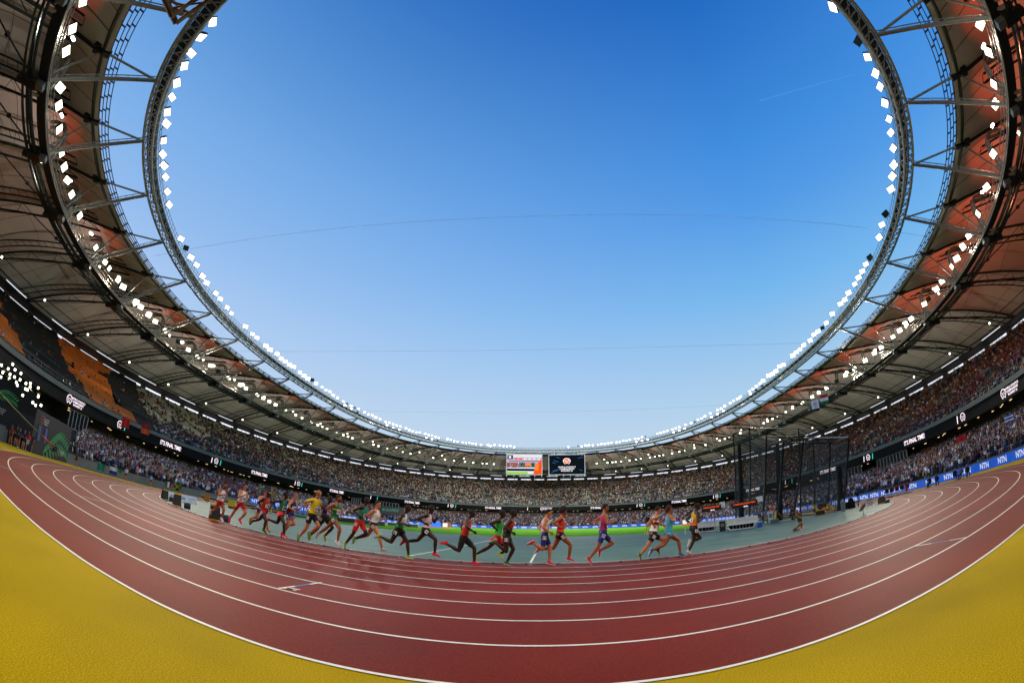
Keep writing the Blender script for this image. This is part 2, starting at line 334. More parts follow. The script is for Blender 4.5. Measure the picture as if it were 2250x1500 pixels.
# concourse windows and small warm lamps under the ribbon
M_glass = mat('dark_glass', (16, 22, 28), .08, var=0, spec=.8); M_frame = mat('window_frame_grey', (150, 156, 150), .5, .2, var=.03)
M_warm = mat('warm_lamp', (255, 220, 160), .5, var=0, emit=(255, 214, 150), es=2.2)
def wall_pos(px, py, a, b_, n=2.35):
    d = ray(px, py); lo, hi = 0., 600.
    for _ in range(50):
        mm = (lo + hi) / 2; q = CAM + d * mm
        if (abs(q.x / a) ** n + abs((q.y - CY) / b_) ** n) < 1: lo = mm
        else: hi = mm
    return CAM + d * lo
for (x0, x1, y, nb) in ((150, 192, 925, 5), (1927, 1995, 1010, 9), (1850, 1895, 1045, 6), (1822, 1848, 1058, 3), (773, 793, 1096, 4), (828, 876, 1106, 7)):
    t0, t1 = [math.atan2(q.x / 72.8, -(q.y - CY) / 102.8) for q in (wall_pos(x0, y, 72.8, 102.8), wall_pos(x1, y, 72.8, 102.8))]
    w = empty('glazed_box', (*se(np.array([t0]), 72.8, 102.8)[0], 5.2), label='window_row', cat='window')
    w.parent = upper; w.location = (0, -CY, 0); del w['category']; del w['label']; w.name = 'window'
    ts = np.linspace(t0, t1, nb + 1); m = MB(); m.loft([z3(se(ts, 72.8, 102.8), 4.9), z3(se(ts, 72.8, 102.8), 7.5)], closed=False); m.build('pane', M_glass, w)
    m = MB()
    for tt in ts: q = se(np.array([tt]), 72.75, 102.75)[0]; m.box((q[0], q[1], 6.2), (.14, .14, 2.6))
    for zz in (4.85, 7.55): m.tube(z3(se(ts, 72.75, 102.75), zz), .1, 4)
    m.build('window_frame', M_frame, w)
m = MB()
for k in range(260):
    ta = -PI + 2 * PI * (k + rng.uniform(-.3, .3)) / 260
    if abs(ta) < .6 or rng.random() < .3: continue
    rr = rng.choice([73.2, 74.6, 76]); p = se(np.array([ta]), rr, rr + 30)[0]; m.box((p[0], p[1], 7.55), (rng.uniform(.25, .9), .14, .05), ta + PI / 2 * 0)
m.build('ceiling_lamps', M_warm, upper).location = (0, -CY, 0)
bpy.data.objects['ceiling_lamps']['kind'] = 'stuff'
# ------------------------------------------------------------------ advertising boards
M_blue = mat('board_blue', (18, 92, 205), .35, var=.04, emit=(20, 100, 225), es=.35); M_bw = mat('board_white', (240, 244, 250), .5, var=0, emit=(235, 240, 255), es=.5)
def board_run(pts, step, txt='NTN', h=.95, z0=.02, size=.8):
    P = [Vector(p) for p in pts]; seg = []
    for i in range(len(P) - 1):
        L = (P[i + 1] - P[i]).length; k = max(1, round(L / step))
        for j in range(k): seg.append((P[i].lerp(P[i + 1], j / k), P[i].lerp(P[i + 1], (j + 1) / k)))
    return seg
def mk_board(a, b_, n_in, lab):
    c = (a + b_) / 2; d = b_ - a; L = d.length; n = Vector((-d.y, d.x)); n = n if n.dot(n_in) > 0 else -n; n.normalize()
    e = empty('advertising_board', (c.x, c.y, 0), math.atan2(-n.x, n.y) + PI, label=lab, cat='advertising board', group='blue advertising boards round the track')
    m = MB(); m.box((0, 0, .5), (L - .02, .12, .96)); m.build('panel', M_blue, e)
    m = MB()
    V, F = text_mb('NTN', .84, .072, .02); V = V * np.array((1.15, 1, 1)); V[:, 2] += .5; m.add(V, F)
    m.build('lettering', M_bw, e)
rb_ = stadR(52.2, 40)
def rot_board(i0, i1): pass
seg = []
for i in range(len(rb_)):
    a, b_ = Vector(rb_[i]), Vector(rb_[(i + 1) % len(rb_)])
    k = max(1, round((b_ - a).length / 3.5)); seg += [(a.lerp(b_, j / k), a.lerp(b_, (j + 1) / k)) for j in range(k)]
nbrd = 0
for a, b_ in seg:
    c = (a + b_) / 2
    if c.y < -34 or (c.x < 0 and c.y < 125 and c.y < 60): continue
    side = 'right-hand straight' if c.x > 40 and c.y < 90 else ('left-hand straight' if c.x < -40 and c.y < 90 else 'far bend')
    mk_board(a, b_, Vector((0, CY)) - c, f'bright blue advertising board lettered NTN along the {side} below the seats'); nbrd += 1
# ------------------------------------------------------------------ roof
ND = [7.2 * k for k in range(0, 12)] + [86.1, 93.6, 101.1, 108.8, 116.7, 124.1, 131.1, 138.0, 145.2, 152.2, 159.3]     # right-hand nodes, degrees
NL_ = [-7.2 * k for k in range(1, 13)] + [-94.0, -102, -110, -118, -125.6, -132.7, -139.7, -146.7, -153.6, -160.9, -168.8, -176.7, -184.6, -192.6]
NODES = sorted(R(q) for q in ND[:12] + ND[12:] + NL_)
NN = len(NODES)
rA = lambda t: se(t, 58.5, 89.9, 2.37); rB = lambda t: se(t, 65.1, 95.5, 2.44); rC = lambda t: se(t, 70.3, 100.3, 2.3); rD = lambda t: se(t, 106.2, 137.2, 2.25)
ZA, ZB, ZC = 31.0, 30.9, 24.9
M_steel = mat('galvanised_steel', (150, 152, 146), .45, .5, var=.1, scale=.6); M_dsteel = mat('dark_green_steel', (42, 52, 48), .5, .4, var=.2, scale=.5)
M_tan = mat('light_steel', (156, 150, 136), .5, .2, var=.12); M_cable = mat('violet_cable', (58, 56, 92), .5); M_black = mat('black_metal', (14, 15, 16), .5, .2, var=0)
mem = bpy.data.materials.new('roof_membrane'); mem.use_nodes = True; t = mem.node_tree; b = t.nodes['Principled BSDF']
b.inputs['Roughness'].default_value = .6; g = nd(t, 'ShaderNodeNewGeometry'); n1 = nd(t, 'ShaderNodeTexNoise'); n1.inputs['Scale'].default_value = .12; n1.inputs['Detail'].default_value = 6
t.links.new(g.outputs['Position'], n1.inputs['Vector']); r = ramp(t, [(.3, (214, 208, 196)), (.7, (234, 228, 216))]); t.links.new(n1.outputs[0], r.inputs[0]); t.links.new(r.outputs[0], b.inputs['Base Color'])
roof = empty('stadium_roof', (0, CY, 0), label='ring shaped stadium roof of grey fabric bays on steel ribs with an open oval centre', cat='roof')
def zr(s): return 30.6 + (26.6 - 30.6) * s + 4.2 * 4 * s * (1 - s) * .55
def rpt(t, s): return rB(t) + (rD(t) - rB(t)) * s
def put(mb, name, m_, par=roof):
    o = mb.build(name, m_, par); o.location = (0, -CY, 0); return o
SS = np.linspace(0, 1, 13)
vis = lambda t: abs((t + PI) % (2 * PI) - PI) > R(20)
for i in range(NN):
    t0 = NODES[i]; t1 = NODES[(i + 1) % NN]; t1 = t1 + 2 * PI if t1 < t0 else t1
    # fabric bay bulging up between two ribs, inner lip beyond the ring
    m = MB(); rings = []
    for v in np.linspace(0, 1, 9):
        tt = t0 + (t1 - t0) * v; bul = math.sin(PI * v) ** .8
        pts = [(*(rB(tt) + (rA(tt) - rB(tt)) * .12), 30.95 + .1 * bul)]
        for s in SS:
            p = rpt(tt, s); pts.append((p[0], p[1], zr(s) + .25 + bul * (.25 + 2.3 * math.sin(PI * min(1, s * 1.15)) ** 1.0)))
        rings.append(pts)
    m.loft(rings, closed=False, smooth=True); put(m, 'membrane_panel', mem)
    # seams
    if not vis(t0): continue
    m = MB()
    for v in (.25, .5, .75):
        tt = t0 + (t1 - t0) * v; bul = math.sin(PI * v) ** .8
        m.tube([(*rpt(tt, s), zr(s) + .18 + bul * (.25 + 2.3 * math.sin(PI * min(1, s * 1.15)))) for s in SS], .035, 3, cap=False)
    for s in (.2, .4, .6, .8):
        m.tube([(*rpt(t0 + (t1 - t0) * v, s), zr(s) + .18 + math.sin(PI * v) ** .8 * (.25 + 2.3 * math.sin(PI * min(1, s * 1.15)))) for v in np.linspace(0, 1, 9)], .035, 3, cap=False)
    put(m, 'seam', MATS.get('seam') or mat('seam', (96, 86, 74), .7, var=0))
    # rib: two chords and lattice
    m = MB(); up = [(*rpt(t0, s), zr(s)) for s in SS]; lo = [(*rpt(t0, s), zr(s) - 1.5 * math.sin(PI * min(1, s + .02)) ** .6 - .15) for s in SS]
    m.tube(up, .2, 6); m.tube(lo[1:], .17, 6)
    for j in range(1, 12): m.tube([lo[j], up[j + (j % 2)]], .06, 4, cap=False)
    put(m, 'rib', M_dsteel)
    # secondary twin arc
    m = MB()
    for dv, rr, dz in ((.16, .12, .1), (.28, .12, .1)):
        tt = t0 + (t1 - t0) * dv; m.tube([(*rpt(tt, s), zr(s) - dz - .25) for s in SS[1:]], rr, 5)
    for s in np.linspace(.08, 1, 22): m.tube([(*rpt(t0 + (t1 - t0) * .16, s), zr(s) - .35), (*rpt(t0 + (t1 - t0) * .28, s), zr(s) - .35)], .05, 3, cap=False)
    put(m, 'twin_arc', M_dsteel)
    # tie rod from the lower node to the rib
    m = MB(); c = rC(t0); a = (*c, ZC); e_ = lo[5]; m.tube([a, tuple((np.array(a) + np.array(e_)) / 2), e_], .09, 5); q = (np.array(a) + np.array(e_)) / 2
    m.box(q, (.5, .5, .3)); m.tube([e_, (*rpt(t0, .78), zr(.78) - 1.6)], .07, 4); put(m, 'tie_rod', M_black)
    # struts between rings
    A = np.array((*rA(t0), ZA)); B = np.array((*rB(t0), ZB)); C = np.array((*c, ZC))
    m = MB(); m.tube([A, B], .13, 6); put(m, 'upper_strut', M_tan)
    m = MB(); m.tube([A, C], .2, 8); d = (C - A) / 12; m.tube([A + (0, 0, .55), C + (0, 0, .55)], .05, 4)
    for j in range(1, 12): m.tube([A + d * j, A + d * j + (0, 0, .55)], .03, 3, cap=False)
    put(m, 'diagonal_strut', M_tan)
    m = MB(); m.tube([B, C], .12, 6); put(m, 'node_post', M_steel)
    m = MB(); n_ = (C - A); n_[2] = 0; n_ /= np.linalg.norm(n_); tg = np.array([-n_[1], n_[0], 0]); rz = math.atan2(n_[1], n_[0])
    m.box(B, (1.7, .55, .6), rz); m.box(B + n_ * .9, (.8, 1.1, .45), rz); put(m, 'upper_node', M_black)
    m = MB(); m.box(C + n_ * .3, (1.6, 1.2, 1.0), rz, 0); m.box(C - n_ * .9 + (0, 0, -.2), (1.0, .8, .5), rz, 1); m.box(C + n_ * 1.5 + (0, 0, -.3), (.9, .5, .7), rz, 0); put(m, 'lower_node', [M_dsteel, M_steel])
    # pair of J shaped pipes beside the node
    m = MB()
    for off in (-.9, -1.8):
        base = C - n_ * .3 + tg * off; P = [base + n_ * 2.0 + (0, 0, 4.6), base + n_ * 1.2 + (0, 0, 4.9), base + (0, 0, 4.9), base - n_ * .6 + (0, 0, 4.4), base - n_ * .8 + (0, 0, 3.5), base - n_ * .8 + (0, 0, 1.6), base - n_ * .6 + (0, 0, .6), base + (0, 0, .1), base + n_ * .8 + (0, 0, 0)]
        m.tube(P, .2, 7)
    for zz in (1.2, 2.2, 3.2, 4.1): m.tube([C - n_ * 1.1 + tg * -.9 + (0, 0, zz), C - n_ * 1.1 + tg * -1.8 + (0, 0, zz)], .05, 4)
    put(m, 'drain_pipe', M_tan)
# inner ring truss
TF = np.array(sorted(NODES + [NODES[i] + ((NODES[(i + 1) % NN] + (2 * PI if i == NN - 1 else 0)) - NODES[i]) * v for i in range(NN) for v in (.2, .4, .6, .8)]))
def ringpts(f, z, t_=TF, off=0):
    p = f(t_); c = p - np.array([0, CY]); c /= np.linalg.norm(c, axis=1)[:, None]; return z3(p + c * off, z)
for z, off, rr in ((ZA, 0, .15), (ZA + 1.1, 0, .13), (ZA, -1.25, .15), (ZA + 1.1, -1.25, .13)):
    m = MB(); m.tube(ringpts(rA, z, off=off), rr, 6, closed=True); put(m, 'inner_ring_chord', M_tan)
m = MB(); P1, P2, P3, P4 = (ringpts(rA, z, off=o_) for z, o_ in ((ZA, 0), (ZA, -1.25), (ZA + 1.1, 0), (ZA + 1.1, -1.25)))
for j in range(len(TF)):
    k = (j + 1) % len(TF)
    for a, b_ in ((P1[j], P2[j]), (P1[j], P3[j]), (P2[j], P4[j]), (P1[j], P2[k]), (P1[j], P3[k]), (P2[j], P4[k]), ((P1[j] + P1[k]) / 2, (P2[j] + P2[k]) / 2), (P2[k], (P4[j] + P4[k]) / 2)): m.tube([a, b_], .06, 4, cap=False)
put(m, 'inner_ring_bracing', M_tan)
m = MB(); m.loft([ringpts(rA, ZA + 1.15, off=-.15), ringpts(rA, ZA + 1.15, off=-1.1)]); put(m, 'inner_walkway', mat('walkway_grating', (46, 52, 58), .7, .3))
m = MB(); 
for z in (ZA + 1.6, ZA + 2.1):
    m.tube(ringpts(rA, z, off=-1.3), .035, 4, closed=True); m.tube(ringpts(rA, z, off=.05), .035, 4, closed=True)
for o_ in (-1.3, .05):
    for p in np.vstack([ringpts(rA, ZA + 1.1, off=o_), ringpts(rA, ZA + 1.1, (TF + np.roll(TF, -1))[:-1] / 2, o_)]): m.tube([p, p + (0, 0, 1.15)], .03, 3, cap=False)
put(m, 'inner_railing', M_steel)
# upper ring: gutter edge and four violet cables with links
m = MB()
for k in range(4): m.tube(ringpts(rB, ZB + .1, off=-.75 - .48 * k), .06, 4, closed=True)
tk = np.linspace(-PI, PI, 245, endpoint=False)
for k in range(3):
    a, b_ = ringpts(rB, ZB + .1, tk + .006 * k, -.75 - .48 * k), ringpts(rB, ZB + .1, tk + .006 * k, -1.23 - .48 * k)
    for p, q in zip(a, b_): m.tube([p, q], .08, 4, cap=False)
put(m, 'ring_cables', M_cable)
m = MB(); m.tube(ringpts(rB, ZB, off=.1), .2, 6, closed=True); put(m, 'upper_ring_beam', M_dsteel)
# lower ring: cable bundle, catwalk and railing
for z, off, rr in ((ZC + .2, .55, .16), (ZC - .2, .25, .14), (ZC - .3, .75, .13), (ZC - .45, 1.25, .12), (ZC, 1.6, .12), (ZC + .45, 1.15, .12)):
    m = MB(); m.tube(ringpts(rC, z, off=off), rr, 6, closed=True); put(m, 'lower_ring_pipe', M_dsteel)
m = MB(); m.loft([ringpts(rC, ZC + .35, off=-.3), ringpts(rC, ZC + .35, off=-1.5), ringpts(rC, ZC + .15, off=-1.5), ringpts(rC, ZC + .15, off=-.3)]); put(m, 'catwalk', MATS['walkway_grating'])
m = MB()
for z in (ZC + .2, ZC + .45): m.tube(ringpts(rC, z, off=-1.55), .09, 4, closed=True)
for z in (ZC + .95, ZC + 1.5): m.tube(ringpts(rC, z, off=-1.55), .045, 4, closed=True)
tc_ = np.array(sorted([NODES[i] + ((NODES[(i + 1) % NN] + (2 * PI if i == NN - 1 else 0)) - NODES[i]) * v for i in range(NN) for v in np.arange(0, 1, .125)]))
for p in ringpts(rC, ZC + .2, tc_, -1.55): m.tube([p, p + (0, 0, 1.3)], .045, 3, cap=False)
put(m, 'catwalk_railing', M_tan)
m = MB(); m.tube(z3(se(TT, 101, 132), 26.6), .12, 5, closed=True); m.tube(z3(se(TT, 96, 127), 27.0), .1, 5, closed=True); put(m, 'rear_purlins', M_dsteel)
m = MB(); m.loft([z3(se(TT, 102.4, 133.4), 26.1), z3(se(TT, 105.5, 136.5), 25.7)]); put(m, 'eaves_panel', mat('eaves_brown', (74, 62, 54), .8))
m = MB()
for k in range(NN):
    t_ = np.linspace(NODES[k] + .02, NODES[k] + .075, 4); m.loft([z3(se(t_, 101.9, 132.9), 26.15), z3(se(t_, 101.9, 132.9), 26.32)], closed=False)
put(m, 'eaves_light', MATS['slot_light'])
# ------------------------------------------------------------------ floodlights
M_lens = mat('floodlight_lens', (255, 252, 240), .4, var=0, emit=(255, 252, 240), es=9, sample=False)
M_lens2 = mat('floodlight_lens_green', (250, 255, 225), .4, var=0, emit=(250, 255, 222), es=6, sample=False)
M_lensn = mat('floodlight_lens_near', (255, 252, 240), .4, var=0, emit=(255, 250, 236), es=3.2, sample=False); M_lenso = mat('floodlight_lens_off', (60, 66, 70), .2, var=0)
def make_flood(lens, big=1.):
    e = empty('floodlight', label='white floodlight on a short post along the inner edge of the roof ring', cat='floodlight')
    m = MB(); m.box((0, .16, 0), (1.0 * big, .22, .8 * big)); m.box((0, .34, 0), (.8 * big, .14, .5 * big)); m.build('housing', M_black, e)
    m = MB()
    for k in (-1, 0, 1): m.box((k * .33 * big, .02, 0), (.26 * big, .06, .7 * big))
    m.build('lens', lens, e)
    m = MB(); m.tube([(0, .3, -.1), (0, .45, -.9)], .05, 5); m.build('bracket', M_steel, e); return e
fl0 = make_flood(M_lens, 1.0); fl1 = make_flood(M_lens2, 1.05); fl2 = make_flood(M_lensn, 1.0); fl3 = make_flood(M_lenso, 1.0)
def aim(pos, target):
    d = (Vector(target) - Vector(pos)).normalized(); return d.to_track_quat('-Y', 'Z').to_euler()
first = {0: True, 1: True, 2: True, 3: True}; NF = 0
def put_flood(kind, pos, target, lab, grp):
    global NF
    near_ = abs(math.degrees(math.atan2(pos[0] / 60, -(pos[1] - CY) / 92))) < 75
    if kind == 0 and near_: kind = 2
    if rng.random() < .07: kind = 3; lab = 'unlit dark ' + lab.replace('warm white ', '').replace('white ', ''); grp = 'unlit ' + grp
    src = (fl0, fl1, fl2, fl3)[kind]; rot = aim(pos, target)
    sc_ = (.62 if abs(math.degrees(math.atan2(pos[0] / 60, -(pos[1] - CY) / 92))) > 95 else .98) * rng.uniform(.85, 1.1)
    if first[kind]: o_ = src; src.location = pos; src.rotation_euler = rot; first[kind] = False; tag(src, lab, 'floodlight', grp)
    else: o_ = copy_tree(src, None, pos, rot, label=lab, group=grp)
    o_.scale = (sc_, sc_, sc_)
    NF += 1
for i in range(NN):
    t0 = NODES[i]; t1 = NODES[(i + 1) % NN]; t1 = t1 + 2 * PI if t1 < t0 else t1
    tm = ((t0 + t1) / 2 + PI) % (2 * PI) - PI; dg_ = math.degrees(tm)
    if abs(dg_) < 22 or abs(dg_) > 168: continue
    n = 5 if abs(dg_) > 60 else 4
    for k in range(n):
        if rng.random() < .1: continue
        tt = t0 + (t1 - t0) * (.14 + .72 * k / (n - 1)); P = ringpts(rA, ZA + 2.4, np.array([tt]), -1.6)[0] + np.array((0, 0, rng.uniform(-.25, .25)))
        tgt = (0 + rng.uniform(-20, 20), -30 + rng.uniform(-20, 20), 0) if not abs(dg_) > 95 else (rng.uniform(-10, 10), rng.uniform(-50, 0), 0)
        put_flood(0, P, tgt, 'white floodlight on a post of the inner roof ring', 'floodlights along the inner roof ring')
    if abs(dg_) > 95 and abs(dg_) < 150 and i % 2:
        for k in range(3):
            tt = t0 + (t1 - t0) * (.2 + .3 * k); P = ringpts(rA, ZA + 1.2, np.array([tt]), -1.9)[0]
            put_flood(0, P, (rng.uniform(-20, 20), rng.uniform(-40, 40), 0), 'white floodlight on a post of the inner roof ring', 'floodlights along the inner roof ring')
    if abs(dg_) < 165:
        n = int(rng.integers(2, 5))
        for k in range(n):
            tt = t0 + (t1 - t0) * (.2 + .62 * (k + rng.uniform(-.2, .2)) / (n - 1)); P = ringpts(rC, ZC + 2.3, np.array([tt]), -1.7)[0]
            put_flood(1, P, (rng.uniform(-10, 10), rng.uniform(-50, 20), 0), 'warm white floodlight above the railing of the lower catwalk', 'floodlights along the lower catwalk')
# small lamps under the membrane
M_lamp = MATS['floodlight_lens_green']
lamp0 = None
for i in range(NN):
    t0 = NODES[i]; dg_ = math.degrees((t0 + PI) % (2 * PI) - PI)
    if abs(dg_) < 40 or abs(dg_) > 160: continue
    for s_, z_ in ((.22, 1.6), (.80, 1.8)):
        p = rpt(t0 + .012, s_); pos = Vector((p[0], p[1], zr(s_) - z_)); tgt = CAM
        if lamp0 is None:
            lamp0 = empty('roof_lamp', label='x', cat='lamp'); m = MB(); m.box((0, .1, 0), (.5, .2, .5)); m.build('housing', M_black, lamp0); m = MB(); m.box((0, -.02, 0), (.42, .05, .42)); m.build('lens', M_lamp, lamp0); o = lamp0
        else: o = copy_tree(lamp0)
        o.location = pos; o.rotation_euler = aim(pos, (0, -30, 0)); tag(o, 'small square lamp hanging under a rib of the roof fabric', 'lamp', 'small lamps under the roof fabric')
# the light they give
M_none = None
def area(name, pos, tgt, power, size, col=(1, .97, .9), spread=120):
    l = bpy.data.lights.new(name, 'AREA'); l.energy = power; l.size = size; l.size_y = size * .4; l.shape = 'RECTANGLE'; l.color = col; l.spread = R(spread); l.use_shadow = True
    o = bpy.data.objects.new(name, l); COL.objects.link(o); o.location = pos; o.rotation_euler = (Vector(tgt) - Vector(pos)).to_track_quat('-Z', 'Y').to_euler(); o.visible_camera = False if False else True; return o
for i in range(NN):
    t0 = NODES[i] + .05; far_ = abs(math.degrees((t0 + PI) % (2 * PI) - PI))
    if far_ < 88:                                   # camera side: catwalk banks thrown onto the near bend
        P = ringpts(rC, ZC + 2.6, np.array([t0]), -1.9)[0]; area('floodlight_beam', P, (P[0] * (.1 if far_ < 50 else .4), -34 + rng.uniform(-8, 8), 0), 420 if far_ < 50 else 700 if far_ < 68 else 2000, .5, (1, .88, .70), spread=100)
    elif i % 2 == 0 and far_ < 172:
        P = ringpts(rA, ZA + 2.2, np.array([t0]), -1.7)[0]; area('floodlight_beam', P, (P[0] * .45, CY + (P[1] - CY) * (.45 if far_ < 118 else .62), 0), 5200 if far_ < 118 else 3000, .5, (1, .96, .9), spread=110 if far_ < 118 else 72)
for i in range(NN):
    t0 = NODES[i] + .1; far_ = abs(math.degrees((t0 + PI) % (2 * PI) - PI))
    if far_ < 62 and i % 2 == 0:                    # near half of the inner ring thrown across onto the far stands
        P = ringpts(rA, ZA + 2.4, np.array([t0]), -1.6)[0]; area('floodlight_beam', P, (P[0] * -.7, 128, 10), 3800, .5, (1, .96, .9), spread=64)
for i in range(0, NN, 1):
    t0 = (NODES[i] + NODES[(i + 1) % NN] + (2 * PI if i == NN - 1 else 0)) / 2
    if not vis(t0): continue
    P = ringpts(rC, ZC - .2, np.array([t0]), .3)[0]; pt = rpt(t0, .17)
    far = abs(math.degrees((t0 + PI) % (2 * PI) - PI)); red = (1, .11, .04)
    if 70 < far < 175 or i % 2 == 0 or t0 > 0: area('uplight', P + np.array((0, 0, .8)), (pt[0], pt[1], 30), 70 if t0 < 0 else 130, .5, (1, .12, .05), 105); q_ = rpt(t0, .75); area('uplight', P + np.array((0, 0, .8)), (q_[0], q_[1], 28), 480, .4, (1, .25, .15) if t0 > 0 and far < 72 else (1, .95, .88), 140)
# ------------------------------------------------------------------ crowd and seats
def colmat(name, rough=.8, emis=0):
    m = bpy.data.materials.new(name); m.use_nodes = True; t = m.node_tree; b = t.nodes['Principled BSDF']
    a = nd(t, 'ShaderNodeAttribute', attribute_name='col'); t.links.new(a.outputs['Color'], b.inputs['Base Color']); b.inputs['Roughness'].default_value = rough; return m
M_crowd = colmat('crowd_cloth'); 
def octa(c, r, rz=1.):
    v = [(r, 0, 0), (0, r, 0), (-r, 0, 0), (0, -r, 0), (0, 0, r * rz), (0, 0, -r * rz)]
    f = [(0, 1, 4), (1, 2, 4), (2, 3, 4), (3, 0, 4), (1, 0, 5), (2, 1, 5), (3, 2, 5), (0, 3, 5)]
    return np.array(v) + np.array(c), f
def person_tpl():
    """seated figure facing -Y: shirt, head, hair, legs; returns verts, quads/tris, colour slot"""
    V, F, Cc = [], [], []
    def add(v, f, c):
        o = len(V); V.extend(np.asarray(v).tolist()); F.extend([tuple(i + o for i in q) for q in f]); Cc.extend([c] * len(f))
    b6 = [(0, 1, 3, 2), (4, 6, 7, 5), (0, 4, 5, 1), (2, 3, 7, 6), (1, 5, 7, 3)]
    def bx(x0, x1, y0, y1, z0, z1, tx=1., c=0):
        v = []
        for sx in (0, 1):
            for sy in (0, 1):
                for sz in (0, 1):
                    k = tx if sz else 1.; cx = (x0 + x1) / 2; v.append((cx + ((x0, x1)[sx] - cx) * k, (y0, y1)[sy], (z0, z1)[sz]))
        add(v, b6, c)
    bx(-.22, .22, -.08, .16, .40, .98, .8, 0); v, f = octa((0, .0, 1.13), .125, 1.2); add(v, f, 1); v, f = octa((0, .04, 1.17), .13, 1.15); add(v, f[:4], 2)
    bx(-.2, .2, -.5, .0, .36, .52, .9, 3); bx(-.17, .17, -.52, -.4, .02, .42, 1, 3)
    return np.array(V), F, np.array(Cc)
PAL = np.array([lin(c) for c in ((235, 235, 238), (228, 230, 235), (240, 240, 240), (200, 204, 212), (170, 30, 34), (198, 38, 34), (150, 22, 30), (28, 60, 140), (40, 84, 168), (24, 28, 40), (16, 16, 20), (34, 36, 42), (60, 62, 66), (216, 176, 40), (226, 120, 40), (44, 118, 70), (120, 70, 120), (100, 150, 200), (196, 176, 150), (90, 60, 46), (214, 90, 130))])
SKIN = np.array([lin(c) for c in ((214, 160, 128), (198, 146, 112), (226, 176, 146), (150, 100, 70), (92, 60, 44))]); HAIR = np.array([lin(c) for c in ((40, 28, 20), (20, 16, 14), (96, 70, 44), (150, 120, 80), (200, 60, 50), (220, 220, 220))]); LEG = np.array([lin(c) for c in ((24, 30, 48), (20, 20, 24), (90, 84, 76), (50, 70, 110), (190, 150, 120))])
fwd = np.array([-math.sin(YAW), math.cos(YAW)])
def place_rows(F, B, n, zf, t_lo, step, depth=.45):
    """seat positions row by row: x, y, z, angle, row, param"""
    out = []; tt = np.linspace(-PI, PI, 1440, endpoint=False)
    Fi = np.stack([np.interp(tt, TT, F[:, k], period=2 * PI) for k in (0, 1)], 1); Bi = np.stack([np.interp(tt, TT, B[:, k], period=2 * PI) for k in (0, 1)], 1)
    for i in range(n):
        c = Fi + (Bi - Fi) * (i + depth) / n; L = np.linalg.norm(np.roll(c, -1, 0) - c, axis=1); s = np.concatenate([[0], np.cumsum(L)]); q = np.arange(.2, s[-1], step)
        j = np.searchsorted(s, q, 'right') - 1; fr = (q - s[j]) / L[j % 1440]; p = c[j] * (1 - fr)[:, None] + c[(j + 1) % 1440] * fr[:, None]
        nv = (Bi - Fi)[j]; ang = np.arctan2(-nv[:, 0], nv[:, 1]) ; tp = tt[j] + fr * (2 * PI / 1440)
        out.append(np.column_stack([p, np.full(len(p), zf(i)), ang, np.full(len(p), i), tp]))
    a = np.concatenate(out); d = a[:, :2] - np.array([CAM.x, CAM.y]); dist = np.linalg.norm(d, axis=1); cs = (d @ fwd) / dist
    a = a[cs > -.12]; tp = a[:, 5]; g_ = (tp / (2 * PI / 49)) % 1.0
    aw = 1.0 / np.maximum(np.linalg.norm(a[:, :2] - np.array([0, CY]), axis=1), 1) / (2 * PI / 49) * .8
    near_aisle = (np.abs(((tp - AIS[0]) / (2 * PI / 49) + .5) % 1.0 - .5) < aw)
    return a[~near_aisle]
lowS = place_rows(LF, LB, NL, zl, 0, .56); upS = place_rows(UF + (UB - UF) * .012, UB, NU, zu, 0, .56)
PV, PF, PC = person_tpl()
def crowd_mesh(name, S_, cols, **tags):
    n = len(S_); nv = len(PV); nf = len(PF); ang = S_[:, 3]; ca, sa = np.cos(ang), np.sin(ang)
    hs = rng.uniform(.9, 1.1, n); st = (rng.random(n) < .12) * .25; sw = rng.uniform(-.12, .12, n)
    X = PV[None, :, 0] * np.ones((n, 1)) + sw[:, None] * (PV[None, :, 2] > .9); Y = PV[None, :, 1] * np.ones((n, 1)); Z = PV[None, :, 2] * hs[:, None] + st[:, None] * (PV[None, :, 2] > .3)
    V = np.stack([S_[:, 0, None] + X * ca[:, None] - Y * sa[:, None], S_[:, 1, None] + X * sa[:, None] + Y * ca[:, None], S_[:, 2, None] + Z], -1).reshape(-1, 3)
    ls = np.array([len(f) for f in PF]); flat = np.concatenate([np.array(f) for f in PF]); loops = (flat[None] + (np.arange(n) * nv)[:, None]).reshape(-1)
    lt = np.tile(ls, n); lstart = np.concatenate([[0], np.cumsum(lt)[:-1]])
    me = bpy.data.meshes.new(name); me.vertices.add(len(V)); me.vertices.foreach_set('co', V.reshape(-1)); me.loops.add(len(loops)); me.loops.foreach_set('vertex_index', loops.astype(np.int32))
    me.polygons.add(len(lt)); me.polygons.foreach_set('loop_start', lstart.astype(np.int32)); me.polygons.foreach_set('loop_total', lt.astype(np.int32)); me.update(calc_edges=True)
    C4 = np.ones((n, nf, 4)); C4[:, :, :3] = cols[np.arange(n)[:, None], PC[None]]; at = me.attributes.new('col', 'FLOAT_COLOR', 'FACE'); at.data.foreach_set('color', C4.reshape(-1).astype(np.float32))
    me.materials.append(M_crowd); return link(name, me, None, None, **tags)
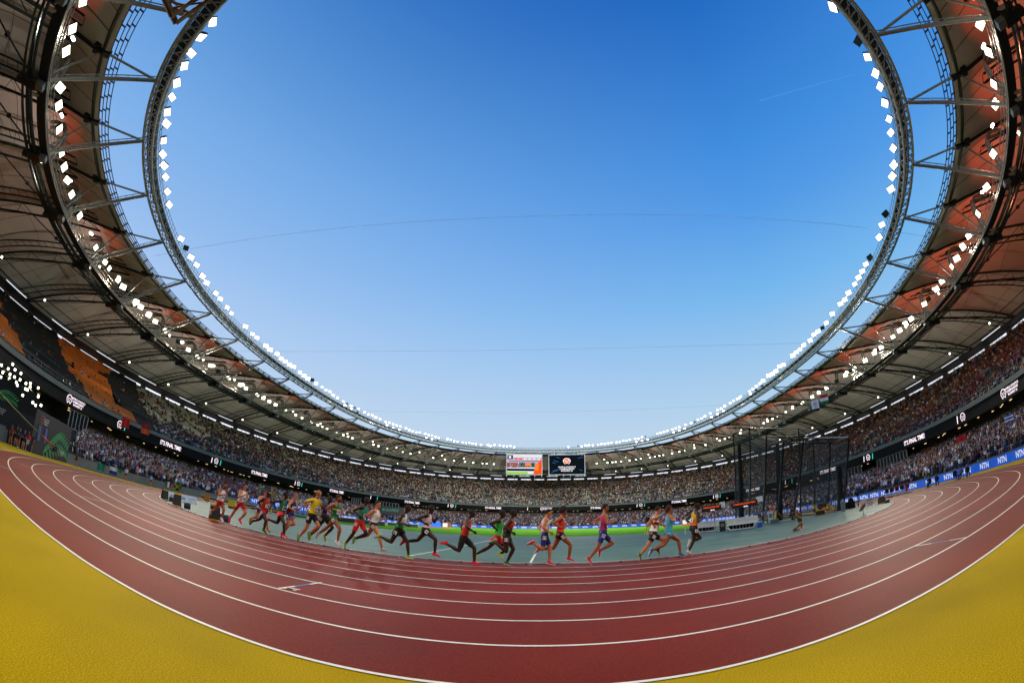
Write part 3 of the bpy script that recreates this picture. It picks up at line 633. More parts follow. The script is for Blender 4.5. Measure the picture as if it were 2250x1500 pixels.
def colours(S_, upper_):
    n = len(S_); w = np.array([7, 6, 5, 3, 1.6, 1.6, 2, 1.5, 1.2, 3.5, 7, 6, 4, 1.6, .9, 1, .8, 1.4, 2, 2.5, .6]); 
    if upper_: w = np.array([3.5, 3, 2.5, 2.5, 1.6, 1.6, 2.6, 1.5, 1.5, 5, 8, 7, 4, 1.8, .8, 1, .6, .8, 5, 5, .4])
    idx = rng.choice(len(PAL), n, p=w / w.sum())
    xy = S_[:, :2]
    for (cx, cy, rad, ci, pr) in ([(-62, 46, 7, 13, .6), (-64, 60, 8, 0, .6), (-60, 25, 9, 4, .35), (62, 10, 12, 5, .12), (70, 60, 14, 6, .15), (-58, 84, 8, 13, .3), (20, 150, 14, 4, .3)] if not upper_ else [(80, 10, 20, 6, .16), (88, 60, 24, 6, .1), (84, 30, 10, 13, .12), (90, 0, 16, 14, .1)]):
        k = (np.hypot(xy[:, 0] - cx, xy[:, 1] - cy) < rad) & (rng.random(n) < pr); idx[k] = ci
    C = np.stack([PAL[idx] * np.clip(rng.lognormal(-.8 if upper_ else -.7, .75, (n, 1)), .08, 1.1), SKIN[rng.choice(5, n, p=[.35, .25, .2, .12, .08])] * (.5 if upper_ else .7), HAIR[rng.choice(6, n, p=[.3, .28, .2, .1, .05, .07])], LEG[rng.choice(5, n)]], 1); return C  # upper tier shirts and skin coloured darker, standing for its weaker light
# upper tier, left side: rows under fabric covers instead of people
tpd = np.degrees(((upS[:, 5] + PI) % (2 * PI)) - PI); row = upS[:, 4]
COV = (tpd < -25) & (tpd > -71.5 - 10.5 * row / NU)
# emptier blocks of seats at the upper left
emp = np.full(len(upS), .30); sk_ = tpd + 10.5 * row / NU; emp[(sk_ < -71) & (sk_ > -86) & (row > 9)] = .86; emp[(sk_ < -86) & (sk_ > -98) & (row > 22)] = .7; emp[(tpd < -108) & (tpd > -122) & (row > 18)] = .6; emp[(tpd > 60) & (tpd < 130)] = .10; emp[(np.abs(tpd) > 130) & (row < 12)] = .5; emp[(row > NU - 14) & (np.abs(tpd) > 125)] = .25
emp[(tpd < -100) & (tpd > -118) & (row < 14)] = .3
occ = rng.random(len(upS)) > emp; cp_ = COV & (rng.random(len(upS)) < np.where(row % 5 == 0, .22, .015)); U_p = upS[(~COV & occ) | cp_]; U_e = upS[~COV & ~occ]
stage = ((lowS[:, 1] - CAM.y) / np.maximum(.1, CAM.x - lowS[:, 0]) < .56) & (lowS[:, 0] < 0)
wall_in = rng.random(len(lowS)) < .07
L_p = lowS[~stage & ~wall_in]; L_e = lowS[~stage & wall_in]
# nearest 300 spectators are objects of their own, the rest one crowd
dL = np.linalg.norm(L_p[:, :2] - np.array([CAM.x, CAM.y]), axis=1); order = np.argsort(dL)[:300]
cl = colours(L_p, False); rest = np.ones(len(L_p), bool); rest[order] = False
crowd_mesh('crowd', L_p[rest], cl[rest], label='dense seated crowd filling the lower tier round the track', cat='crowd', kind='stuff')
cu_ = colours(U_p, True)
crowd_mesh('crowd', U_p, cu_, label='dense crowd seated in the upper tier, coloured darker for its weaker light', cat='crowd', kind='stuff')
def seated_person(shirt, skin, hair, leg, nm='spectator'):
    b_ = MB()
    b_.loft([[(w * math.cos(a), d * math.sin(a) + y, z) for a in np.linspace(0, 2 * PI, 8, endpoint=False)] for w, d, y, z in ((.19, .13, .0, .42), (.18, .12, .02, .6), (.22, .13, .04, .85), (.17, .1, .05, .98), (.06, .06, .04, 1.03))], 0, smooth=True, caps=True)
    for s_ in (-1, 1):
        b_.tube([(s_ * .1, 0, .48), (s_ * .12, -.42, .5), (s_ * .12, -.46, .06)], [.09, .075, .05], 6, 3); b_.tube([(s_ * .22, .03, .92), (s_ * .27, -.06, .66), (s_ * .14, -.3, .6)], [.055, .045, .035], 6, 0)
        b_.box((s_ * .12, -.52, .04), (.09, .24, .08), 0, 3)
    b_.tube([(0, .03, .98), (0, .02, 1.1)], .05, 6, 1)
    for c, r_, zz, mi in (((0, .0, 1.18), .098, 1.25, 1), ((0, .03, 1.215), .104, 1.12, 2)):
        b_.loft([[(c[0] + r_ * math.sin(th) * math.cos(a), c[1] + r_ * math.sin(th) * math.sin(a) * 1.1, c[2] + r_ * zz * math.cos(th)) for a in np.linspace(0, 2 * PI, 8, endpoint=False)] for th in np.linspace(.15, PI - .15 if mi == 1 else 1.5, 6)], mi, smooth=True, caps=True)
    return b_.data(nm), [shirt, skin, hair, leg]
smats = {}
def pm(prefix, c):
    k = f'{prefix}_{c[0]}_{c[1]}_{c[2]}'
    if k not in smats: smats[k] = mat(k, c, .8, var=.06, scale=8)
    return smats[k]
SHC = [('white', (232, 232, 236)), ('red', (188, 32, 34)), ('navy blue', (26, 40, 92)), ('black', (20, 20, 24)), ('bright blue', (46, 96, 190)), ('yellow', (218, 180, 44)), ('green', (44, 120, 72)), ('orange', (224, 112, 36)), ('grey', (110, 112, 118)), ('pink', (210, 96, 134))]
SKC = [(206, 152, 120), (222, 172, 142), (140, 94, 68)]; HRC = [(36, 26, 20), (18, 15, 14), (104, 76, 48)]; LGC = [(26, 32, 50), (24, 24, 28), (84, 80, 74)]
variants = []
for k, (nm, c) in enumerate(SHC):
    for j in range(2):
        me, sl = seated_person(pm('cloth', c), pm('skin', SKC[(k + j) % 3]), pm('hair', HRC[(k + 2 * j) % 3]), pm('cloth', LGC[(k + j) % 3]))
        for q in sl: me.materials.append(q)
        variants.append((nm, me))
pw = np.array([5, 3, 3, 4, 1.5, 1, 1, 1, 2, .8]); pw /= pw.sum()
for j in order:
    x, y, z, a, r_, tp = L_p[j]; v = variants[int(rng.choice(10, p=pw)) * 2 + int(rng.integers(2))]
    o = link('spectator', v[1], None, (x, y, z)); o.rotation_euler = (0, 0, a + rng.uniform(-.25, .25)); s_ = rng.uniform(.92, 1.08); o.scale = (s_, s_, s_)
    side = 'left of the track' if x < 0 else 'right of the track'
    tag(o, f'spectator in a {v[0]} shirt, row {int(r_) + 1} of the lower tier {side}', 'spectator', f'spectators in {v[0]} shirts seated {side}')
# empty seats
M_seat = mat('seat_cream', (178, 176, 150), .6, var=.08, scale=2)
def seats_mesh(name, S_, **tags):
    T = np.array([(-.22, -.1, .42), (.22, -.1, .42), (.22, .3, .40), (-.22, .3, .40), (-.22, .3, .40), (.22, .3, .40), (.2, .38, .84), (-.2, .38, .84)]); n = len(S_); ca, sa = np.cos(S_[:, 3]), np.sin(S_[:, 3])
    X, Y = T[:, 0], T[:, 1]
    V = np.stack([S_[:, 0, None] + X * ca[:, None] - Y * sa[:, None], S_[:, 1, None] + X * sa[:, None] + Y * ca[:, None], S_[:, 2, None] + T[None, :, 2] + 0 * X], -1).reshape(-1, 3)
    F = [(8 * i + a, 8 * i + a + 1, 8 * i + a + 2, 8 * i + a + 3) for i in range(n) for a in (0, 4)]
    me = bpy.data.meshes.new(name); me.from_pydata(V.tolist(), [], F); me.materials.append(M_seat); return link(name, me, None, None, **tags)
dU = np.linalg.norm(U_e[:, :2] - np.array([CAM.x, CAM.y]), axis=1); oE = np.argsort(dU)[:300]; rE = np.ones(len(U_e), bool); rE[oE] = False
seats_mesh('empty_seats', U_e[rE], label='empty cream seats scattered through the upper tier', cat='seats', kind='stuff')
seats_mesh('empty_seats', L_e, label='empty cream seats dotted through the lower tier crowd', cat='seats', kind='stuff')
sm_ = MB(); sm_.box((0, .1, .42), (.44, .42, .05)); sm_.box((0, .34, .65), (.42, .05, .42)); sm_.box((0, .1, .2), (.06, .06, .4)); sme = sm_.data('seat'); sme.materials.append(M_seat)
for j in oE:
    x, y, z, a, r_, tp = U_e[j]; o = link('stadium_seat', sme, None, (x, y, z)); o.rotation_euler = (0, 0, a)
    tag(o, f'empty cream plastic seat in the upper tier on the {"left" if x < 0 else "right"}', 'seat', f'empty seats of the upper tier on the {"left" if x < 0 else "right"}')
# ------------------------------------------------------------------ people
def V3(p): return np.array(p[:], float)
def capsule(b, p, q, r0, r1, mid=None, n=8, mi=0):
    p, q = V3(p), V3(q); d = q - p; L = np.linalg.norm(d); u = d / (L + 1e-9)
    P = [p - u * r0 * .9, p - u * r0 * .5, p]; Rr = [r0 * .35, r0 * .85, r0]
    if mid: P.append(p + d * mid[0]); Rr.append(mid[1])
    P += [q, q + u * r1 * .5, q + u * r1 * .9]; Rr += [r1, r1 * .85, r1 * .35]
    P = np.array(P); up = np.array([0, 0, 1.]) if abs(u[2]) < .9 else np.array([1., 0, 0]); A = np.cross(u, up); A /= np.linalg.norm(A); B = np.cross(u, A); a = np.linspace(0, 2 * PI, n, endpoint=False)
    rings = P[:, None] + np.array(Rr)[:, None, None] * (A * np.cos(a)[:, None] + B * np.sin(a)[:, None])[None]
    b.loft(rings, mi, smooth=True, caps=True)
def ell(b, c, ax, rad, n=10, m=7, mi=0, th0=.12, th1=PI - .12):
    """ellipsoid; ax = three unit axes, rad = three radii, polar axis is ax[2]"""
    c = V3(c); ax = [V3(q) for q in ax]; a = np.linspace(0, 2 * PI, n, endpoint=False)
    rings = [[c + ax[0] * rad[0] * math.sin(th) * math.cos(x) + ax[1] * rad[1] * math.sin(th) * math.sin(x) + ax[2] * rad[2] * math.cos(th) for x in a] for th in np.linspace(th0, th1, m)]
    b.loft(rings, mi, smooth=True, caps=True)
def section_loft(b, secs, L, n=14, mi=0, caps=True):
    """secs: (centre, half width along L, half depth, forward dir)"""
    a = np.linspace(0, 2 * PI, n, endpoint=False)
    b.loft([[V3(c) + V3(L) * w * math.cos(x) + V3(F) * d * math.sin(x) for x in a] for c, w, d, F in secs], mi, smooth=True, caps=caps)
def remesh(mb, name, voxel):
    me = mb.data(name); o = bpy.data.objects.new('tmp', me); COL.objects.link(o); r = o.modifiers.new('r', 'REMESH'); r.mode = 'VOXEL'; r.voxel_size = voxel; r.use_smooth_shade = True
    s = o.modifiers.new('s', 'SMOOTH'); s.factor = .5; s.iterations = 4
    dg = bpy.context.evaluated_depsgraph_get(); m2 = bpy.data.meshes.new_from_object(o.evaluated_get(dg)); bpy.data.objects.remove(o); bpy.data.meshes.remove(me); m2.name = name; return m2
def hand(b, wrist, direc, palmn, s=1., curl=.9, side=1):
    """palm and five bent fingers, appended to mesh builder b"""
    w = V3(wrist); d = V3(direc); d /= np.linalg.norm(d) + 1e-9; pn = V3(palmn); pn = pn - d * pn.dot(d); pn /= np.linalg.norm(pn) + 1e-9; ac = np.cross(d, pn)
    ell(b, w + d * .045 * s, (ac, pn, d), (.038 * s, .018 * s, .055 * s), 8, 6)
    for k, (off, ln) in enumerate(((-.028, .066), (-.010, .076), (.009, .072), (.027, .056))):
        p0 = w + d * .085 * s + ac * off * s; c1, c2 = curl * .6, curl * 1.7
        d1 = d * math.cos(c1) + pn * math.sin(c1); d2 = d * math.cos(c2) + pn * math.sin(c2); p1 = p0 + d1 * ln * .5 * s; p2 = p1 + d2 * ln * .5 * s
        b.tube([p0, p1, p2], [.0095 * s, .0085 * s, .007 * s], 5)
    p0 = w + d * .03 * s - ac * .032 * s * side; d1 = -ac * side * .7 + d * .6 + pn * .35; d1 /= np.linalg.norm(d1); d2 = d * .6 + pn * .8; b.tube([p0, p0 + d1 * .034 * s, p0 + d1 * .034 * s + d2 * .03 * s], [.011 * s, .0105 * s, .008 * s], 5)
SKT = {'light': (196, 128, 92), 'tan': (160, 96, 60), 'brown': (112, 66, 42), 'dark': (58, 36, 26), 'pale': (214, 164, 132)}
def shoe_mesh(b, ank, toe, L, up_hint, s=1.):
    """running shoe: sole (slot 1) and upper (slot 0); ank = ankle joint, toe = toe tip"""
    ank, toe, L = V3(ank), V3(toe), V3(L); f = toe - ank; fl = np.linalg.norm(f); u0 = -f / (fl + 1e-9)
    # foot axis: heel below-behind the ankle
    z = np.cross(L, f); z /= np.linalg.norm(z) + 1e-9
    if z.dot(V3(up_hint)) < 0: z = -z
    x = f / (fl + 1e-9); h = .065 * s; heel = ank - z * h - x * .055 * s; tip = toe - z * .0; x = tip - heel; ln = min(max(np.linalg.norm(x), .22), .29); x /= np.linalg.norm(x); z = np.cross(L, x); z /= np.linalg.norm(z)
    if z.dot(V3(up_hint)) < 0: z = -z
    y = np.cross(z, x); a = np.linspace(0, 2 * PI, 10, endpoint=False)
    prof = ((0, .026, .035, .045), (.06, .036, .045, .052), (.30, .037, .048, .052), (.55, .040, .032, .035), (.8, .042, .022, .024), (.95, .026, .014, .016), (1.0, .01, .006, .010))
    b.loft([[heel + x * ln * t_ + y * w * math.cos(q) * s + z * (zc + hh * math.sin(q)) * s for q in a] for t_, w, hh, zc in prof], 0, smooth=True, caps=True)
    b.loft([[heel + x * ln * t_ * 1.02 - x * .006 + y * (w + .004) * math.cos(q) * s + z * (-.004 + .012 * math.sin(q)) * s for q in a] for t_, w, hh, zc in prof], 1, smooth=True, caps=True)
    capsule(b, ank - z * .01, ank - z * .04, .036 * s, .04 * s, n=8, mi=0)
def build_person(J, F, L, o, name='person', **tags):
    """J: joints (numpy 3-vectors); F forward, L left; o: options"""
    F, L = V3(F), V3(L); U = np.array([0, 0, 1.]); s = o.get('s', 1.); P, N, H = J['P'], J['N'], J['H']; sp = (N - P); hgt = np.linalg.norm(sp); su = sp / hgt
    Fh = F - su * F.dot(su); Fh /= np.linalg.norm(Fh); base = J.get('ground', P)
    org = (float(P[0]), float(P[1]), 0.); e = empty(name, org, **tags); oo = np.array(org)
    loc = lambda ob: ob
    b = MB(); sec = lambda k, w, d, sh=0: (P + su * hgt * k + Fh * sh, w * s, d * s, Fh)
    body = [sec(-.17, .10, .07), sec(-.08, .150, .095), sec(.06, .158, .10), sec(.22, .135, .088, .006), sec(.40, .132, .09, .010), sec(.60, .158, .108, .012), sec(.78, .172, .108, .008), sec(.90, .165, .088), sec(.98, .10, .06)]
    section_loft(b, body, L)
    SR, SL = J['SR'], J['SL']; HR, HL = P - L * .085 * s - su * .03, P + L * .085 * s - su * .03
    for S_, E_, W_, sg in ((SR, J['ER'], J['WR'], -1), (SL, J['EL'], J['WL'], 1)):
        ell(b, S_, (L, Fh, U), (.062 * s, .06 * s, .065 * s)); capsule(b, P + su * hgt * .88 + L * sg * .1 * s, S_, .06 * s, .055 * s)
        capsule(b, S_, E_, .054 * s, .04 * s, (.35, .056 * s)); capsule(b, E_, W_, .04 * s, .027 * s, (.3, .045 * s))
    for Hp, K, A in ((HR, J['KR'], J['AR']), (HL, J['KL'], J['AL'])):
        capsule(b, Hp, K, .094 * s, .06 * s, (.35, .094 * s), 10); ell(b, Hp - Fh * .03, (L, Fh, U), (.085 * s, .09 * s, .09 * s)); capsule(b, K, A, .057 * s, .037 * s, (.28, .064 * s), 10)
    # neck and head
    hd = H - N; hu = hd / np.linalg.norm(hd); hu = (hu * .4 + U * .6); hu /= np.linalg.norm(hu); Ff = J.get('face', F); Ff = V3(Ff) - hu * V3(Ff).dot(hu); Ff /= np.linalg.norm(Ff); Lf = np.cross(hu, Ff)
    hs = s * 1.03; capsule(b, N - su * .03, H - hu * .05 * s - Ff * .015, .055 * s, .052 * s)
    ell(b, H + hu * .02 * hs - Ff * .008, (Lf, Ff, hu), (.074 * hs, .094 * hs, .1 * hs), 12, 9); ell(b, H - hu * .055 * hs + Ff * .028, (Lf, Ff, hu), (.052 * hs, .062 * hs, .058 * hs)); ell(b, H - hu * .022 * hs + Ff * .094 * hs, (Lf, Ff, hu), (.014, .018, .024), 8, 6)
    ell(b, H - hu * .085 * hs + Ff * .068 * hs, (Lf, Ff, hu), (.022, .018, .016), 6, 5)
    for sg in (-1, 1): ell(b, H - hu * .01 + Lf * sg * .074 * hs - Ff * .01, (Lf, Ff, hu), (.011, .018, .032), 6, 5)
    me = remesh(b, 'body', .015)
    hb = MB()
    for W_, E_, sg, pn in ((J['WR'], J['ER'], -1, L), (J['WL'], J['EL'], 1, -L)): hand(hb, W_, W_ - E_, pn, 1.05 * s, o.get('curl', 1.), sg)
    hm = hb.data('hands'); bm = bmesh.new(); bm.from_mesh(me); bm.from_mesh(hm); bmesh.ops.translate(bm, verts=bm.verts, vec=-Vector(org)); bm.to_mesh(me); bm.free(); bpy.data.meshes.remove(hm)
    for p in me.polygons: p.use_smooth = True
    me.materials.clear(); me.materials.append(mat('skin_' + o['skin'], SKT[o['skin']], .48, var=.08, scale=9, spec=.4)); link('body', me, e)
    def add(mb, nm, mats_, par=e):
        mb.v = [q - oo for q in mb.v]; ob = mb.build(nm, mats_, par); return ob
    # eyes, brows, mouth
    for sg in (-1, 1):
        m = MB(); ell(m, H + hu * .006 + Ff * .082 * hs + Lf * sg * .030, (Lf, Ff, hu), (.012, .008, .006), 6, 5, 0); ell(m, H + hu * .022 + Ff * .082 * hs + Lf * sg * .030, (Lf, Ff, hu), (.018, .008, .012), 6, 4, 0); add(m, 'eye', mat('eye_dark', (20, 14, 12), .4, var=0))
    m = MB(); ell(m, H - hu * .058 * hs + Ff * .088 * hs, (Lf, Ff, hu), (.022, .006, .005), 6, 4, 0); add(m, 'mouth', mat('lip', (110, 50, 44), .5, var=0))
    # hair
    hc = mat('hair_' + '_'.join(map(str, o.get('hair', (22, 16, 13)))), o.get('hair', (22, 16, 13)), .85, var=.3, scale=40); m = MB(); st = o.get('style', 'short')
    if st != 'bald':
        g_ = {'short': 1.06, 'crop': 1.035, 'curly': 1.16, 'afro': 1.42, 'long': 1.14, 'bun': 1.12}[st]
        ha = hu * .78 - Ff * .62; ha /= np.linalg.norm(ha); hb_ = np.cross(Lf, ha) * -1; ell(m, H + hu * .026 * hs - Ff * (.012 + .03 * (g_ - 1)), (Lf, hb_, ha), (.075 * hs * g_, .098 * hs * g_ * .98, .098 * hs * g_), 14, 9, th0=.1, th1=1.62 if st != 'afro' else 1.8)
        if st in ('bun', 'long'): ell(m, H - hu * .02 - Ff * .09, (Lf, Ff, hu), (.06, .05, .085 if st == 'long' else .05), 8, 6)
        if st == 'bun': ell(m, H + hu * .13 - Ff * .03, (Lf, Ff, hu), (.05, .05, .04), 8, 6)
        if st in ('afro', 'curly', 'long'):
            for q in range(26): a, z_ = rng.uniform(0, 2 * PI), rng.uniform(-.1, 1); rr = math.sqrt(max(0, 1 - z_ * z_)); ell(m, H + hu * (.034 + .09 * z_ * g_) * hs + Lf * rr * math.cos(a) * .076 * g_ + Ff * ((rr * math.sin(a) * .09 * g_ if math.sin(a) < .3 or z_ > .5 else 0) - .02), (Lf, Ff, hu), (.024, .024, .024), 5, 4)
        add(m, 'hair', hc)
    if o.get('beard'):
        m = MB(); ell(m, H - hu * .07 * hs + Ff * .035, (Lf, Ff, hu), (.056 * hs, .064 * hs, .055 * hs), 10, 6, th0=.9); add(m, 'beard', mat('beard_' + str(o['beard'][0]), o['beard'], .9, var=.2, scale=50))
    if o.get('glasses'):
        m = MB(); 
        for sg in (-1, 1): ell(m, H + hu * .008 + Ff * .088 * hs + Lf * sg * .033, (Lf, Ff, hu), (.03, .01, .018), 8, 5)
        m.tube([H + hu * .008 + Lf * .08 * hs, H + hu * .008 + Lf * .062 + Ff * .08, H + hu * .008 + Ff * .098, H + hu * .008 - Lf * .062 + Ff * .08, H + hu * .008 - Lf * .08 * hs], .006, 4); add(m, 'sunglasses', M_black)
    if o.get('headband'): m = MB(); ell(m, H + hu * .045, (Lf, Ff, hu), (.079 * hs, .1 * hs, .018), 14, 4, th0=.6, th1=PI - .6); add(m, 'headband', mat('headband', o['headband'], .7))
    # singlet
    tc, tc2 = o['top'], o.get('top2', o['top']); mt_ = [pm('kit', tc), pm('kit', tc2)]
    g_ = 1.10; m = MB(); k0 = o.get('hem', .10)
    secs = [sec(k0, .158 * g_ * 1.03, .10 * g_ * 1.1), sec(k0 + .1, .152 * g_, .1 * g_ * 1.04), sec(.28, .142 * g_, .096 * g_, .006), sec(.45, .14 * g_, .098 * g_, .010)]
    section_loft(m, secs, L, mi=1, caps=False)
    secs = [sec(.45, .14 * g_, .098 * g_, .010), sec(.62, .158 * g_, .11 * g_, .012), sec(.76, .152 * g_, .108 * g_, .008)] + ([sec(.88, .118 * g_, .088 * g_, .002), sec(.97, .082 * g_, .066 * g_)] if not o.get('tshirt') else [sec(.9, .168 * g_, .09 * g_), sec(1.0, .085 * g_, .07 * g_)])
    section_loft(m, secs, L, mi=0, caps=False)
    if o.get('band'): section_loft(m, [sec(.52, .148 * g_ * 1.02, .102 * g_ * 1.03, .011), sec(.60, .157 * g_ * 1.02, .11 * g_ * 1.03, .012)], L, mi=2, caps=False); mt_.append(pm('kit', o['band']))
    if o.get('band2'): section_loft(m, [sec(.44, .142 * g_ * 1.02, .1 * g_ * 1.03, .010), sec(.52, .148 * g_ * 1.02, .102 * g_ * 1.03, .011)], L, mi=3, caps=False); mt_.append(pm('kit', o['band2']))
    if o.get('tshirt'):
        for S_, E_ in ((SR, J['ER']), (SL, J['EL'])): capsule(m, S_, S_ + (E_ - S_) * .5, .068 * s, .06 * s, n=10, mi=0)
    add(m, 'shirt' if o.get('tshirt') else 'singlet', mt_)
    # shorts
    m = MB(); sc_ = o['shorts']; ln = o.get('slen', .42); fl = o.get('flare', 1.25)
    section_loft(m, [sec(-.17, .135, .105), sec(-.08, .168, .115), sec(.06, .176, .118), sec(.15, .168, .112)], L, caps=True)
    for Hp, K in ((HR, J['KR']), (HL, J['KL'])):
        d = K - Hp; p1 = Hp + d * ln; u = d / np.linalg.norm(d); up = L; A_ = V3(L) - u * V3(L).dot(u); A_ /= np.linalg.norm(A_); B_ = np.cross(u, A_); a = np.linspace(0, 2 * PI, 12, endpoint=False); r0 = .106 * s; r1 = (.1 - .03 * ln) * s * fl
        m.loft([[Hp + d * t_ + (A_ * math.cos(x) + B_ * math.sin(x)) * (r0 + (r1 - r0) * t_ / ln) for x in a] for t_ in np.linspace(-.05, ln, 5)], 0, smooth=True)
    add(m, 'shorts', pm('kit', sc_))
    # shoes
    for A, T_, K in ((J['AR'], J['TR'], J['KR']), (J['AL'], J['TL'], J['KL'])):
        m = MB(); shoe_mesh(m, A, T_, L, K - A, s); add(m, 'shoe', [pm('shoe', o['shoe']), pm('sole', o.get('sole', (236, 236, 230)))])
        if o.get('sock'): m = MB(); capsule(m, A + (K - A) * .16, A, .041 * s, .039 * s); add(m, 'sock', pm('sock', o['sock']))
    # numbers
    M_bib = mat('bib_white', (232, 230, 236), .6, var=.03); M_ink = mat('bib_ink', (24, 24, 30), .6, var=0)
    def plate(c, n_, up_, w, h, txt):
        n_ = V3(n_); n_ /= np.linalg.norm(n_); up_ = V3(up_); up_ = up_ - n_ * up_.dot(n_); up_ /= np.linalg.norm(up_); x_ = np.cross(up_, n_); c = V3(c); mm = MB(); mm.add([c + x_ * sx * w / 2 + up_ * sy * h / 2 + n_ * sz for sz in (0, .006) for sx, sy in ((-1, -1), (1, -1), (1, 1), (-1, 1))], [(4, 5, 6, 7), (0, 1, 5, 4), (1, 2, 6, 5), (2, 3, 7, 6), (3, 0, 4, 7), (3, 2, 1, 0)])
        Vt, Ft = text_mb(txt, 1., 0, .02); k = min(h * .8 / .75, w * .85 / max(.3, np.ptp(Vt[:, 0]))); Q = np.array([c + x_ * v[0] * k + up_ * v[2] * k + n_ * .009 for v in Vt]); mm.add(Q, Ft, 1); return mm
    if o.get('hip', True):
        for Hp, K in ((HR, J['KR']),):
            c = Hp + (K - Hp) * .22 - L * .107 * s + Fh * .01; add(plate(c, -L + F * .1, Hp - K, .105, .105, o.get('num', '7')), 'hip_number', [M_bib, M_ink])
    if o.get('bib', True): c = P + su * hgt * .42 + Fh * .122 * s; add(plate(c, Fh, su, .2, .16, o.get('bibtxt', o.get('num', '7') + '4')), 'race_bib', [M_bib, M_ink])
    if o.get('bibback'): c = P + su * hgt * .42 - Fh * .108 * s; add(plate(c, -Fh, su, .2, .15, o.get('num', '7')), 'race_bib', [M_bib, M_ink])
    return e
def on_plane(px, py, c, n):
    d = ray(px, py); d = np.array(d[:]); k = np.dot(c - np.array(CAM[:]), n) / np.dot(d, n); return np.array(CAM[:]) + d * k
def runner(reg, pts, rad, o, **tags):
    """pts in zoomed photo coordinates of region reg = (x0, y0, scale)"""
    px = {k: (reg[0] + v[0] / reg[2], reg[1] + v[1] / reg[2]) for k, v in pts.items()}
    d = ray(*px['P']); a_ = d.x ** 2 + d.y ** 2; b_ = 2 * (CAM.x * d.x + CAM.y * d.y); c_ = CAM.x ** 2 + CAM.y ** 2 - rad ** 2; D_ = b_ * b_ - 4 * a_ * c_
    t_ = (-b_ - math.sqrt(D_)) / (2 * a_); c = np.array((CAM + d * t_)[:]); phi = math.atan2(c[0], -c[1]); F = np.array([math.cos(phi), math.sin(phi), 0]); L = np.array([-math.sin(phi), math.cos(phi), 0])
    off = {'H': 0, 'N': 0, 'P': 0, 'SR': -.16, 'SL': .16, 'ER': -.25, 'WR': -.15, 'EL': .25, 'WL': .15, 'KR': -.09, 'AR': -.06, 'TR': -.06, 'KL': .09, 'AL': .06, 'TL': .06}
    J = {}
    for k, q in px.items(): J[k] = on_plane(q[0], q[1], c + L * off[k], L)
    su = (J['N'] - J['P']); su /= np.linalg.norm(su)
    # torso length sane, shoulders, limb lengths kept human
    leg = np.mean([np.linalg.norm(J['K' + q] - J['P']) for q in 'RL']) ; s = o.get('s', 1.)
    tl = np.linalg.norm(J['N'] - J['P']); J['N'] = J['P'] + su * min(max(tl, .46 * s), .56 * s)
    hv = J['H'] - J['N']; hl = np.linalg.norm(hv); J['H'] = J['N'] + hv / hl * min(max(hl, .17), .21) * s
    tw = o.get('twist', 0); Ls = L * math.cos(tw) + F * math.sin(tw)
    J['SR'] = J['N'] - su * .06 - Ls * .165 * s; J['SL'] = J['N'] - su * .06 + Ls * .165 * s
    def fix(a, k, Lmax, Lmin, sg):
        v = J[k] - a; l = np.linalg.norm(v)
        if l > Lmax: J[k] = a + v * Lmax / l
        elif l < Lmin:                                  # foreshortened: swing it outwards
            w = v - L * v.dot(L); h = math.sqrt(max(Lmin ** 2 - w.dot(w), 0)); J[k] = a + w + L * sg * h * .8 if h < Lmin else a + v
    Hh = {'R': J['P'] - L * .085 * s, 'L': J['P'] + L * .085 * s}
    for q, sg in (('R', -1), ('L', 1)):
        if 'E' + q not in J: J['E' + q] = J['S' + q] - su * .24 - F * .15 + L * sg * .06
        if 'W' + q not in J: J['W' + q] = J['E' + q] + F * .22 + su * .06 - L * sg * .05
        fix(J['S' + q], 'E' + q, .31 * s, .22 * s, sg); fix(J['E' + q], 'W' + q, .27 * s, .19 * s, -sg)
        fix(Hh[q], 'K' + q, .47 * s, .36 * s, sg * .3); fix(J['K' + q], 'A' + q, .45 * s, .36 * s, 0.2 * sg)
        v = J['T' + q] - J['A' + q]; l = np.linalg.norm(v); J['T' + q] = J['A' + q] + v / l * .20 * s
    low = min(J['TR'][2], J['TL'][2], J['AR'][2] - .06, J['AL'][2] - .06); sh = 0
    if low < .03 or o.get('land'): sh = .03 - low
    if abs(sh) < .35:
        for k in J: J[k] = J[k] + np.array([0, 0, sh])
    o.setdefault('dbg', 0); print('RUN', tags.get('label', '')[:34], 'low %.2f head %.2f' % (low, J['H'][2] + .12), 'shift %.2f' % sh)
    return build_person(J, F, L, o, **tags)
g1, g2, g3, g4, g5, g6, g7 = (460, 1040, 10), (560, 1060, 10.714), (640, 1070, 10.714), (740, 1080, 10), (820, 1095, 9.375), (950, 1110, 10), (1040, 1115, 10.714)
h1, h2, h3, h4 = (1145, 1100, 10.345), (1270, 1100, 10), (1390, 1095, 10.714), (1470, 1095, 10.714)
GR = 'runners racing round the bend in lane one'
